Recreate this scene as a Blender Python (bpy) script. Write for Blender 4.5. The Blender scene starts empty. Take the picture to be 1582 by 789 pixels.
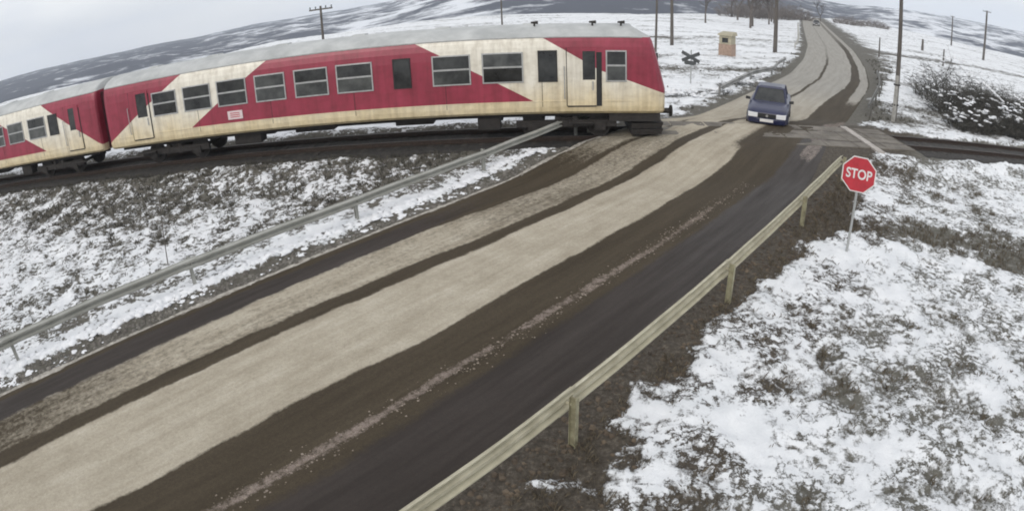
import bpy, math, random
import numpy as np
from mathutils import Matrix, Vector

# ------------------------------------------------------------------ camera
sc = bpy.context.scene
col = sc.collection
CAM_H, PITCH, ROLL, LF, LB = 5.6619, -0.43436, -0.042844, 1.19847, 0.029832
cd = bpy.data.cameras.new('camera')
cam = bpy.data.objects.new('camera', cd)
col.objects.link(cam)
sc.camera = cam
cd.type = 'PANO'                                   # wide surveillance lens, about 98 degrees across
cd.panorama_type = 'FISHEYE_LENS_POLYNOMIAL'
cd.sensor_fit = 'HORIZONTAL'
cd.sensor_width = 36
cd.fisheye_fov = math.radians(180)
cd.fisheye_polynomial_k0 = 0
cd.fisheye_polynomial_k1 = -1 / (LF * 18)
cd.fisheye_polynomial_k2 = 0
cd.fisheye_polynomial_k3 = -LB / LF / 18 ** 3
cd.fisheye_polynomial_k4 = 0
cd.clip_start = 0.05
cd.clip_end = 9000
_fw = Vector((0, math.cos(PITCH), math.sin(PITCH)))
_rt = Vector((1, 0, 0))
_up = Vector((0, -math.sin(PITCH), math.cos(PITCH)))
_R = _rt * math.cos(ROLL) + _up * math.sin(ROLL)
_U = -_rt * math.sin(ROLL) + _up * math.cos(ROLL)
_M = Matrix((_R, _U, -_fw)).transposed().to_4x4()
_M.translation = (0, 0, CAM_H)
cam.matrix_world = _M

# ------------------------------------------------------------------ sky and sun (overcast winter day)
SUN_EL, SUN_AZ = math.radians(34), math.radians(205)
world = bpy.data.worlds.new('World')
sc.world = world
world.use_nodes = True
wn, wl = world.node_tree.nodes, world.node_tree.links
wn.clear()
w_out = wn.new('ShaderNodeOutputWorld')
w_bg = wn.new('ShaderNodeBackground')
w_bg.inputs['Strength'].default_value = 0.1
w_sky = wn.new('ShaderNodeTexSky')
w_sky.sky_type = 'NISHITA'
w_sky.sun_disc = False
w_sky.sun_elevation = SUN_EL
w_sky.sun_rotation = SUN_AZ
w_tc = wn.new('ShaderNodeTexCoord')
w_map = wn.new('ShaderNodeMapping')
w_map.inputs['Scale'].default_value = (1.0, 1.0, 3.2)
w_noise = wn.new('ShaderNodeTexNoise')
w_noise.inputs['Scale'].default_value = 3.1
w_noise.inputs['Detail'].default_value = 5
w_ramp = wn.new('ShaderNodeValToRGB')
w_ramp.color_ramp.elements[0].position = 0.33
w_ramp.color_ramp.elements[0].color = (7.7, 8.0, 8.7, 1)
w_ramp.color_ramp.elements[1].position = 0.66
w_ramp.color_ramp.elements[1].color = (10.6, 10.6, 10.5, 1)
w_mix = wn.new('ShaderNodeMixRGB')
w_mix.inputs['Fac'].default_value = 0.9
wl.new(w_tc.outputs['Generated'], w_map.inputs['Vector'])
wl.new(w_map.outputs['Vector'], w_noise.inputs['Vector'])
wl.new(w_noise.outputs['Fac'], w_ramp.inputs['Fac'])
wl.new(w_sky.outputs['Color'], w_mix.inputs['Color1'])
wl.new(w_ramp.outputs['Color'], w_mix.inputs['Color2'])
wl.new(w_mix.outputs['Color'], w_bg.inputs['Color'])
wl.new(w_bg.outputs['Background'], w_out.inputs['Surface'])

sd = bpy.data.lights.new('sun', 'SUN')
sd.energy = 1.1
sd.angle = math.radians(25)
sd.color = (1.0, 0.94, 0.85)
sun = bpy.data.objects.new('sun', sd)
col.objects.link(sun)
_sv = Vector((math.sin(SUN_AZ) * math.cos(SUN_EL), math.cos(SUN_AZ) * math.cos(SUN_EL), math.sin(SUN_EL)))
sun.rotation_euler = _sv.to_track_quat('Z', 'Y').to_euler()

vs = sc.view_settings
vs.view_transform = 'Standard'
vs.look = 'None'
vs.gamma = 1
vs.exposure = 0.1
vs.use_curve_mapping = False
sc.cycles.volume_bounces = 2
sc.cycles.max_bounces = 6
sc.cycles.use_denoising = True
sc.cycles.filter_width = 1.9

# ------------------------------------------------------------------ helpers
rng = random.Random(7)
nrng = np.random.default_rng(7)


class MB:
    """collects faces; build() links them as one mesh object"""

    def __init__(self):
        self.v, self.f = [], []

    def poly(self, pts):
        b = len(self.v)
        self.v += [tuple(p) for p in pts]
        self.f.append(tuple(range(b, b + len(pts))))
        return self

    def box(self, x0, x1, y0, y1, z0, z1):
        b = len(self.v)
        self.v += [(x, y, z) for z in (z0, z1) for y in (y0, y1) for x in (x0, x1)]
        for q in ((0, 2, 3, 1), (4, 5, 7, 6), (0, 1, 5, 4), (2, 6, 7, 3), (0, 4, 6, 2), (1, 3, 7, 5)):
            self.f.append(tuple(b + i for i in q))
        return self

    def hull8(self, pts):
        """8 points ordered like box()"""
        b = len(self.v)
        self.v += [tuple(p) for p in pts]
        for q in ((0, 2, 3, 1), (4, 5, 7, 6), (0, 1, 5, 4), (2, 6, 7, 3), (0, 4, 6, 2), (1, 3, 7, 5)):
            self.f.append(tuple(b + i for i in q))
        return self

    def tube(self, p0, p1, r0, r1=None, n=8, cap=True):
        r1 = r0 if r1 is None else r1
        p0, p1 = Vector(p0), Vector(p1)
        d = (p1 - p0)
        if d.length < 1e-6:
            return self
        d.normalize()
        a = d.orthogonal().normalized()
        c = d.cross(a)
        b = len(self.v)
        for P, r in ((p0, r0), (p1, r1)):
            for i in range(n):
                t = 2 * math.pi * i / n
                self.v.append(tuple(P + a * math.cos(t) * r + c * math.sin(t) * r))
        for i in range(n):
            j = (i + 1) % n
            self.f.append((b + i, b + j, b + n + j, b + n + i))
        if cap:
            self.f.append(tuple(b + n - 1 - i for i in range(n)))
            self.f.append(tuple(b + n + i for i in range(n)))
        return self

    def loft(self, secs, close=False, cap=True):
        b, m = len(self.v), len(secs[0])
        for s in secs:
            self.v += [tuple(p) for p in s]
        for k in range(len(secs) - 1):
            for i in range(m if close else m - 1):
                j = (i + 1) % m
                self.f.append((b + k * m + i, b + k * m + j, b + (k + 1) * m + j, b + (k + 1) * m + i))
        if cap:
            self.f.append(tuple(b + m - 1 - i for i in range(m)))
            self.f.append(tuple(b + (len(secs) - 1) * m + i for i in range(m)))
        return self

    def lump(self, c, r, rz, rr, n=6):
        b = len(self.v)
        c = Vector(c)
        self.v.append((c.x, c.y, c.z + rz))
        for ring, (q, h) in enumerate(((.62, .7), (1.0, .12), (.9, -.35))):
            for i in range(n):
                t = 2 * math.pi * (i + .5 * ring) / n
                k = q * r * (0.75 + .5 * rr.random())
                self.v.append((c.x + k * math.cos(t), c.y + k * math.sin(t), c.z + rz * h * (0.8 + .4 * rr.random())))
        for i in range(n):
            j = (i + 1) % n
            self.f.append((b, b + 1 + i, b + 1 + j))
            for g in (0, 1):
                o = b + 1 + g * n
                self.f.append((o + i, o + n + i, o + n + j, o + j))
        return self

    def mesh(self, name, smooth=False):
        me = bpy.data.meshes.new(name)
        me.from_pydata(self.v, [], self.f)
        me.validate()
        if smooth:
            me.polygons.foreach_set('use_smooth', [True] * len(me.polygons))
        return me

    def build(self, name, m, parent=None, smooth=False, bevel=0):
        return link(name, self.mesh(name, smooth), m, parent, bevel)


def link(name, me, m=None, parent=None, bevel=0):
    o = bpy.data.objects.new(name, me)
    col.objects.link(o)
    if m and not me.materials:
        me.materials.append(m)
    if parent:
        o.parent = parent
    if bevel:
        b = o.modifiers.new('bevel', 'BEVEL')
        b.width = bevel
        b.segments = 2
        b.limit_method = 'ANGLE'
    return o


def tag(o, label=None, cat=None, group=None, kind=None):
    if label:
        o['label'] = label
    if cat:
        o['category'] = cat
    if group:
        o['group'] = group
    if kind:
        o['kind'] = kind
    return o


def empty(name, loc, rz=0.0, label=None, cat=None, group=None):
    o = bpy.data.objects.new(name, None)
    o.empty_display_size = .2
    col.objects.link(o)
    o.location = loc
    o.rotation_euler = (0, 0, rz)
    return tag(o, label, cat, group)


def copy_tree(o, parent=None):
    c = o.copy()
    col.objects.link(c)
    c.parent = parent
    for ch in o.children:
        copy_tree(ch, c)
    return c


def mat(name, color, rough=.6, metal=0.0, noise=0.0, scale=6.0, color2=None, bump=0.0, bscale=40.0, spec=0.5, stretch=None):
    m = bpy.data.materials.new(name)
    m.use_nodes = True
    nt = m.node_tree
    n, l = nt.nodes, nt.links
    b = n['Principled BSDF']
    b.inputs['Roughness'].default_value = rough
    b.inputs['Metallic'].default_value = metal
    b.inputs['Specular IOR Level'].default_value = spec
    b.inputs['Base Color'].default_value = (*color, 1)
    tc = n.new('ShaderNodeTexCoord')
    vec = tc.outputs['Object']
    if stretch:
        mp = n.new('ShaderNodeMapping')
        mp.inputs['Scale'].default_value = stretch
        l.new(vec, mp.inputs['Vector'])
        vec = mp.outputs['Vector']
    if noise or color2:
        t = n.new('ShaderNodeTexNoise')
        t.inputs['Scale'].default_value = scale
        t.inputs['Detail'].default_value = 6
        t.inputs['Roughness'].default_value = .65
        l.new(vec, t.inputs['Vector'])
        r = n.new('ShaderNodeValToRGB')
        c2 = color2 or tuple(max(0, c * (1 - noise)) for c in color)
        r.color_ramp.elements[0].position = .35
        r.color_ramp.elements[1].position = .65
        r.color_ramp.elements[0].color = (*c2, 1)
        r.color_ramp.elements[1].color = (*color, 1)
        l.new(t.outputs['Fac'], r.inputs['Fac'])
        l.new(r.outputs['Color'], b.inputs['Base Color'])
    if bump:
        t2 = n.new('ShaderNodeTexNoise')
        t2.inputs['Scale'].default_value = bscale
        t2.inputs['Detail'].default_value = 5
        l.new(vec, t2.inputs['Vector'])
        bp = n.new('ShaderNodeBump')
        bp.inputs['Strength'].default_value = bump
        bp.inputs['Distance'].default_value = .02
        l.new(t2.outputs['Fac'], bp.inputs['Height'])
        l.new(bp.outputs['Normal'], b.inputs['Normal'])
    return m


# numpy value noise
def _hash(ix, iy, seed):
    h = (ix.astype(np.int64) * 374761393 + iy.astype(np.int64) * 668265263 + seed * 1274126177) & 0x7fffffff
    h = ((h ^ (h >> 13)) * 1274126177) & 0x7fffffff
    h = h ^ (h >> 16)
    return (h & 0xffff) / 65535.0


def vnoise(x, y, seed=0):
    ix, iy = np.floor(x), np.floor(y)
    fx, fy = x - ix, y - iy
    fx = fx * fx * (3 - 2 * fx)
    fy = fy * fy * (3 - 2 * fy)
    a = _hash(ix, iy, seed)
    b = _hash(ix + 1, iy, seed)
    c = _hash(ix, iy + 1, seed)
    d = _hash(ix + 1, iy + 1, seed)
    return (a * (1 - fx) + b * fx) * (1 - fy) + (c * (1 - fx) + d * fx) * fy


def fbm(x, y, seed=0, octv=5, gain=.55):
    t = np.zeros_like(x)
    amp, tot = 1.0, 0.0
    for k in range(octv):
        c, s = math.cos(.6 * k), math.sin(.6 * k)
        t += amp * vnoise((x * c - y * s) * 2 ** k, (x * s + y * c) * 2 ** k, seed + 17 * k)
        tot += amp
        amp *= gain
    return t / tot


def sm(a, b, x):
    t = np.clip((x - a) / (b - a), 0, 1)
    return t * t * (3 - 2 * t)


# ------------------------------------------------------------------ the plan of the place
ANG_R = 0.757858                                  # road heading east of north
UR = np.array([math.sin(ANG_R), math.cos(ANG_R)])
NR = np.array([UR[1], -UR[0]])
ANG_T = -0.056274                                 # railway heading
UT = np.array([math.cos(ANG_T), math.sin(ANG_T)])
NT = np.array([-UT[1], UT[0]])
TRACK_D = 21.993                                  # camera foot to track centre line
RAIL_Z = 0.42

_cs = np.array([-80, 0, 18, 27, 35, 46, 60, 80, 102, 143, 173, 230, 320], float)
_cn = np.array([-8.2, -8.2, -8.25, -8.7, -9.4, -10.4, -13.2, -18.2, -24.6, -36.5, -45, -62, -90], float)
_sg = np.arange(-80, 320, .5)
_ng = np.interp(_sg, _cs, _cn)
_k = np.exp(-np.linspace(-2, 2, 25) ** 2)
_k /= _k.sum()
_ngs = np.convolve(np.pad(_ng, 12, mode='reflect', reflect_type='odd'), _k, 'valid')


def road_n(s):
    return np.interp(s, _sg, _ngs)


def road_slope(s):
    return (road_n(s + .5) - road_n(s - .5))


def half_w(s):
    return 3.85 - .6 * sm(17, 28, s)


def coords(x, y):
    s = x * UR[0] + y * UR[1]
    n = x * NR[0] + y * NR[1]
    v = (n - road_n(s)) / np.sqrt(1 + road_slope(s) ** 2)
    t = x * UT[0] + y * UT[1]
    d = x * NT[0] + y * NT[1] - TRACK_D
    return s, n, v, t, d


def at_sn(s, n, z=0.0):
    p = UR * s + NR * n
    return (float(p[0]), float(p[1]), z)


def hump(d):
    return (RAIL_Z - .02) * (1 - sm(1.3, 5.2, np.abs(d)))


def edge_r(az):
    return np.interp(np.degrees(az), [-60, -47, -41, -35, -28, -21, -15, -4, 13, 22, 28, 31, 37, 44, 49, 80],
                     [190, 190, 154, 127, 117, 135, 130, 152, 151, 190, 216, 300, 290, 250, 277, 280])


def crest_el(az):
    return np.interp(np.degrees(az), [-75, -47, -41, -35, -28, -21, -15, -10, -5, 0, 8, 18, 24, 28, 32, 37, 42, 49, 60, 80],
                     [.3, .1, -.25, -.55, -.85, -.72, -.55, -.2, .8, 2.0, 2.9, 2.8, 1.6, .4, .25, .65, .75, .95, 1.1, 1.2])


def far_z(x, y):
    r = np.hypot(x, y)
    az = np.arctan2(x, y)
    e = edge_r(az)
    z = -17.0 * sm(e - 10, e + 130, r)
    cz = CAM_H + 1350 * np.tan(np.radians(crest_el(az)))
    rid = (fbm(x / 120, y / 120, 5, 5) - .5)
    up = np.clip((r - e - 140) / (1350 - e - 140), 0, 1)
    z = z + (cz + 17.0) * (up * (1.6 - .6 * up)) + rid * (18 * sm(0, .3, up) * (1 - sm(.5, 1, up)) + 7 * sm(.3, 1, up))
    z = z - 60 * sm(1450, 2500, r)
    return z


def terrain(x, y):
    s, n, v, t, d = coords(x, y)
    av = np.abs(v)
    hw = half_w(s)
    off = sm(hw + .9, hw + 4.5, av)
    z = -.22 * off
    h = hump(d)
    z = z + h * np.where(True, 1.0, 0) * (1 - .0 * off) + .18 * off * (h / .4)
    z = z + (fbm(x * .5, y * .5, 3, 4) - .5) * .22 * sm(hw + .4, hw + 2.5, av)
    z = z + (fbm(x * 2.3, y * 2.3, 4, 4) - .5) * .16 * sm(hw - .1, hw + .6, av) * (1 - .7 * (np.abs(d) < 2))
    z = z - .06 * (1 - sm(hw - .5, hw - .05, av))          # lies under the road slab
    z = z - .27 * (1 - sm(1.65, 2.2, np.abs(d))) * np.clip(sm(15.2, 15.6, t) + 1 - sm(3.0, 3.5, t), 0, 1)
    return z + far_z(x, y)


def snow_cover(x, y, raw=False):
    """how much of the ground lies under snow, 0 to 1, with the bare patches the place shows"""
    s, n, v, t, d = coords(x, y)
    r = np.hypot(x, y)
    big = fbm(x * .22, y * .22, 11, 4)
    mid = fbm(x * 1.3, y * 1.3, 12, 5, .62)
    fine = fbm(x * 3.4, y * 3.4, 13, 4, .65)
    streak = fbm(t * .09, d * .55, 14, 4)
    right = n > road_n(s)
    # right of the road
    bR = .69 + (big - .5) * .6
    vv = v + (fbm(x * .6, y * .6, 15, 4) - .5) * 1.0 + (fbm(x * 2.5, y * 2.5, 16, 3) - .5) * .9
    edge = np.interp(s, [-5, 3.5, 5.2, 6.5, 7.4, 8.7, 12.6, 14, 16.5, 19, 22, 30], [6.0, 5.6, 5.2, 4.6, 4.95, 4.7, 4.8, 5.1, 5.7, 5.6, 5.2, 4.5])
    bR = bR * sm(edge - .45, edge + .35, vv) - .12 * (1 - sm(edge - .5, edge, vv))
    # trampled and bare ground behind the stop sign
    def blob(cx, cy, rx, ry, k):
        return k * np.exp(-(((x - cx) / rx) ** 2 + ((y - cy) / ry) ** 2))
    bR = bR - blob(10.2, 13.0, 2.4, 1.1, .33) - blob(12.9, 12.6, 2.2, .8, .28) - blob(14.4, 10.8, 1.5, .9, .8)
    bR = bR + blob(.25, 5.35, .42, .13, .75)
    # left field between the road and the track
    bL = .66 + (big - .5) * .5 - .30 * sm(-9, -2.2, d)
    lane = np.clip(-v - half_w(s), -5, 50)
    lw = lane + (fbm(x * 1.1, y * 1.1, 18, 3) - .5) * .5
    strip = sm(.55, .75, lw) * (1 - sm(1.25, 1.75, lw))
    bL = bL * sm(.35, .8, lw) + .3 * strip - .22 * (1 - sm(.1, .7, lw)) + .5 * sm(.62, .75, fbm(s * .45, v * 2.6, 77, 3)) * (1 - sm(.7, 1.0, lw))
    b = np.where(right, bR, bL)
    amp_m = np.where(right, .85, .85)
    amp_f = np.where(right, .45, 1.15)
    # ballast and the line to the right
    bw = 1.75 + .5 * (fbm(t * .5, d * 0, 19, 3) - .5)
    bal = 1 - sm(bw, bw + .5, np.abs(d + .1))
    b = b * (1 - bal) - .3 * bal
    # beyond the track: open snow, streaked by ditches and tracks
    far = sm(2.4, 4.5, d)
    bF = .80 + (streak - .5) * .9 + (big - .5) * .3
    verge = 1 - sm(.2, 1.4 + 5.5 * sm(45, 80, s) * (v > 0), np.abs(v) - half_w(s) + (mid - .5) * 1.5)
    bF = bF - .75 * verge
    bF = bF - .45 * np.exp(-((d - 22 - 10 * (fbm(t * .02, t * 0, 31, 2) - .5)) / 1.6) ** 2) * (t > -40)
    bF = bF - .4 * np.exp(-((d - 52 - .08 * t) / 3.0) ** 2)
    bF = bF - blob(31, 30.5, 6.5, 5.0, .30) - blob(15.5, 26.5, 2.6, 1.6, .6) - blob(20.5, 28.5, 2.2, 2.6, .5)
    b = b * (1 - far) + bF * far
    amp_m = amp_m * (1 - far) + .55 * far
    amp_f = amp_f * (1 - far) + .35 * far
    q = b + (mid - .5) * amp_m + (fine - .5) * amp_f
    return (q, .25 + .0 * q + np.where(right, 0.0, .5) * (1 - far)) if raw else sm(.40, .56, q)


# ------------------------------------------------------------------ materials of the ground
def ground_material():
    m = bpy.data.materials.new('snowy_ground')
    m.use_nodes = True
    nt = m.node_tree
    n, l = nt.nodes, nt.links
    b = n['Principled BSDF']
    b.inputs['Specular IOR Level'].default_value = .25
    at = n.new('ShaderNodeAttribute')
    at.attribute_name = 'snow'
    ea = n.new('ShaderNodeAttribute')
    ea.attribute_name = 'earth'
    tc = n.new('ShaderNodeTexCoord')

    def noise(sc_, det=5, ro=.6):
        t = n.new('ShaderNodeTexNoise')
        t.inputs['Scale'].default_value = sc_
        t.inputs['Detail'].default_value = det
        t.inputs['Roughness'].default_value = ro
        l.new(tc.outputs['Object'], t.inputs['Vector'])
        return t.outputs['Fac']

    def math_(op, a, b_=None, clamp=False):
        t = n.new('ShaderNodeMath')
        t.operation = op
        t.use_clamp = clamp
        for i, q in enumerate((a, b_)):
            if q is None:
                continue
            if isinstance(q, (int, float)):
                t.inputs[i].default_value = q
            else:
                l.new(q, t.inputs[i])
        return t.outputs[0]

    def ramp(f, *els):
        t = n.new('ShaderNodeValToRGB')
        cr = t.color_ramp
        while len(cr.elements) < len(els):
            cr.elements.new(.5)
        for e, (p, c) in zip(cr.elements, els):
            e.position = p
            e.color = (*c, 1)
        l.new(f, t.inputs['Fac'])
        return t.outputs['Color']

    def mix(f, a, b_):
        t = n.new('ShaderNodeMixRGB')
        l.new(f, t.inputs['Fac'])
        l.new(a, t.inputs['Color1'])
        l.new(b_, t.inputs['Color2'])
        return t.outputs['Color']

    sp = n.new('ShaderNodeAttribute')
    sp.attribute_name = 'speck'
    f1 = math_('MULTIPLY', math_('SUBTRACT', noise(6.5, 5, .65), .5), math_('ADD', .75, math_('MULTIPLY', sp.outputs['Fac'], 2.2)))
    f2 = math_('MULTIPLY', math_('SUBTRACT', noise(30, 4, .7), .5), .55)
    # lacy melt lines where the grass shows through thin snow
    lace = ramp(math_('ABSOLUTE', math_('SUBTRACT', noise(3.2, 6, .7), .5)), (.0, (.4, .4, .4)), (.055, (0, 0, 0)))
    gate = ramp(noise(.9, 4, .6), (.42, (0, 0, 0)), (.56, (1, 1, 1)))
    q = math_('ADD', math_('ADD', at.outputs['Fac'], f1), f2)
    q = math_('SUBTRACT', q, math_('MULTIPLY', lace, gate))
    mask = ramp(q, (.34, (0, 0, 0)), (.60, (1, 1, 1)))
    grassy = ramp(noise(5, 6, .7), (.3, (.075, .07, .055)), (.55, (.15, .145, .125)), (.75, (.25, .24, .21)))
    earth = ramp(noise(11, 8, .82), (.28, (.022, .018, .014)), (.52, (.078, .066, .052)), (.72, (.20, .175, .14)))
    bare = mix(ea.outputs['Fac'], grassy, earth)
    snow = ramp(noise(1.7, 5, .6), (.3, (.68, .70, .72)), (.7, (.86, .87, .88)))
    l.new(mix(mask, bare, snow), b.inputs['Base Color'])
    b.inputs['Roughness'].default_value = .85
    h = math_('ADD', math_('MULTIPLY', mask, .6), math_('MULTIPLY', noise(24, 6, .7), .9))
    bp = n.new('ShaderNodeBump')
    bp.inputs['Strength'].default_value = .7
    bp.inputs['Distance'].default_value = .035
    l.new(h, bp.inputs['Height'])
    l.new(bp.outputs['Normal'], b.inputs['Normal'])
    return m


def grid_mesh(name, X, Y, Z, attrs, wrap=False):
    """X, Y, Z as (rows, cols) arrays"""
    R_, C_ = X.shape
    co = np.stack([X, Y, Z], -1).reshape(-1, 3).astype(np.float32)
    i = np.arange(R_ * C_).reshape(R_, C_)
    if wrap:
        i = np.concatenate([i, i[:, :1]], 1)
    q = np.stack([i[:-1, :-1], i[:-1, 1:], i[1:, 1:], i[1:, :-1]], -1).reshape(-1, 4).astype(np.int32)
    me = bpy.data.meshes.new(name)
    me.vertices.add(len(co))
    me.vertices.foreach_set('co', co.ravel())
    me.loops.add(q.size)
    me.loops.foreach_set('vertex_index', q.ravel())
    me.polygons.add(len(q))
    me.polygons.foreach_set('loop_start', np.arange(0, q.size, 4, dtype=np.int32))
    me.update(calc_edges=True)
    me.polygons.foreach_set('use_smooth', np.ones(len(q), bool))
    for k, a in attrs.items():
        at = me.attributes.new(k, 'FLOAT', 'POINT')
        at.data.foreach_set('value', a.reshape(-1).astype(np.float32))
    return me


# ------------------------------------------------------------------ ground, one polar sheet around the camera mast's foot
az = np.radians(np.concatenate([np.linspace(-72, 78, 960), np.linspace(82, 284, 40)]))
rr = np.concatenate([[.02], np.geomspace(1.2, 250, 570)])
A_, R_ = np.meshgrid(az, rr)
R_ = np.where(R_ > 60, 60 + (R_ - 60) * (edge_r(A_) + 138 - 60) / 190.0, R_)
GX, GY = np.sin(A_) * R_, np.cos(A_) * R_
SN = snow_cover(GX, GY)
SQ, SPECK = snow_cover(GX, GY, True)
GZ = terrain(GX, GY)
s_, n_, v_, t_, d_ = coords(GX, GY)
GZ = GZ + .05 * SN * sm(half_w(s_) + .1, half_w(s_) + .5, np.abs(v_))
EARTH = np.clip(1.2 - sm(5.8, 7.6, v_) * 1.1 - (v_ < -3.0) * .85, 0, 1) * (d_ < 3) + .35 * (d_ >= 3)
EARTH = np.clip(EARTH, 0, 1)
M_ground = ground_material()
ground = link('ground', grid_mesh('ground', GX, GY, GZ, {'snow': np.clip(SQ, -.5, 1.5), 'earth': EARTH, 'speck': SPECK}, wrap=True), M_ground)
tag(ground, kind='structure')


def ground_z(x, y):
    x, y = np.atleast_1d(np.float64(x)), np.atleast_1d(np.float64(y))
    s, n, v, t, d = coords(x, y)
    z = terrain(x, y)
    z = np.where(np.abs(v) < half_w(s), hump(d) + .01, z)
    return float(z[0])


# ------------------------------------------------------------------ hills across the valley
def hill_material():
    m = bpy.data.materials.new('wooded_snowy_hill')
    m.use_nodes = True
    nt = m.node_tree
    n, l = nt.nodes, nt.links
    b = n['Principled BSDF']
    b.inputs['Roughness'].default_value = .9
    b.inputs['Specular IOR Level'].default_value = .1
    tc = n.new('ShaderNodeTexCoord')
    mp = n.new('ShaderNodeMapping')
    mp.inputs['Scale'].default_value = (1, 1, 2.2)
    l.new(tc.outputs['Object'], mp.inputs['Vector'])
    t = n.new('ShaderNodeTexNoise')
    t.inputs['Scale'].default_value = .022
    t.inputs['Detail'].default_value = 9
    t.inputs['Roughness'].default_value = .68
    l.new(mp.outputs['Vector'], t.inputs['Vector'])
    at = n.new('ShaderNodeAttribute')
    at.attribute_name = 'wood'
    ad = n.new('ShaderNodeMath')
    ad.operation = 'ADD'
    l.new(t.outputs['Fac'], ad.inputs[0])
    l.new(at.outputs['Fac'], ad.inputs[1])
    r = n.new('ShaderNodeValToRGB')
    r.color_ramp.elements[0].position = .47
    r.color_ramp.elements[0].color = (.72, .74, .77, 1)
    r.color_ramp.elements[1].position = .60
    r.color_ramp.elements[1].color = (.06, .066, .085, 1)  # wood tone tinted blue, distance haze put into the colour
    l.new(ad.outputs[0], r.inputs['Fac'])
    l.new(r.outputs['Color'], b.inputs['Base Color'])
    return m


ah = np.radians(np.linspace(-80, 86, 420))
rh = np.linspace(0, 1, 150) ** 1.4
A_, R_ = np.meshgrid(ah, rh)
R_ = (edge_r(A_) + 135) + R_ * (2600 - edge_r(A_) - 135)
HX, HY = np.sin(A_) * R_, np.cos(A_) * R_
HZ = far_z(HX, HY) - .5
WOOD = np.interp(np.degrees(A_), [-80, -45, -25, -14, -4, 2, 12, 24, 31, 36, 42, 80],
                 [.15, .15, .12, .05, .04, .11, .15, .15, .12, .03, .03, .03])
hills = link('hills', grid_mesh('hills', HX, HY, HZ, {'wood': WOOD}), hill_material())
tag(hills, kind='structure')


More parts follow.
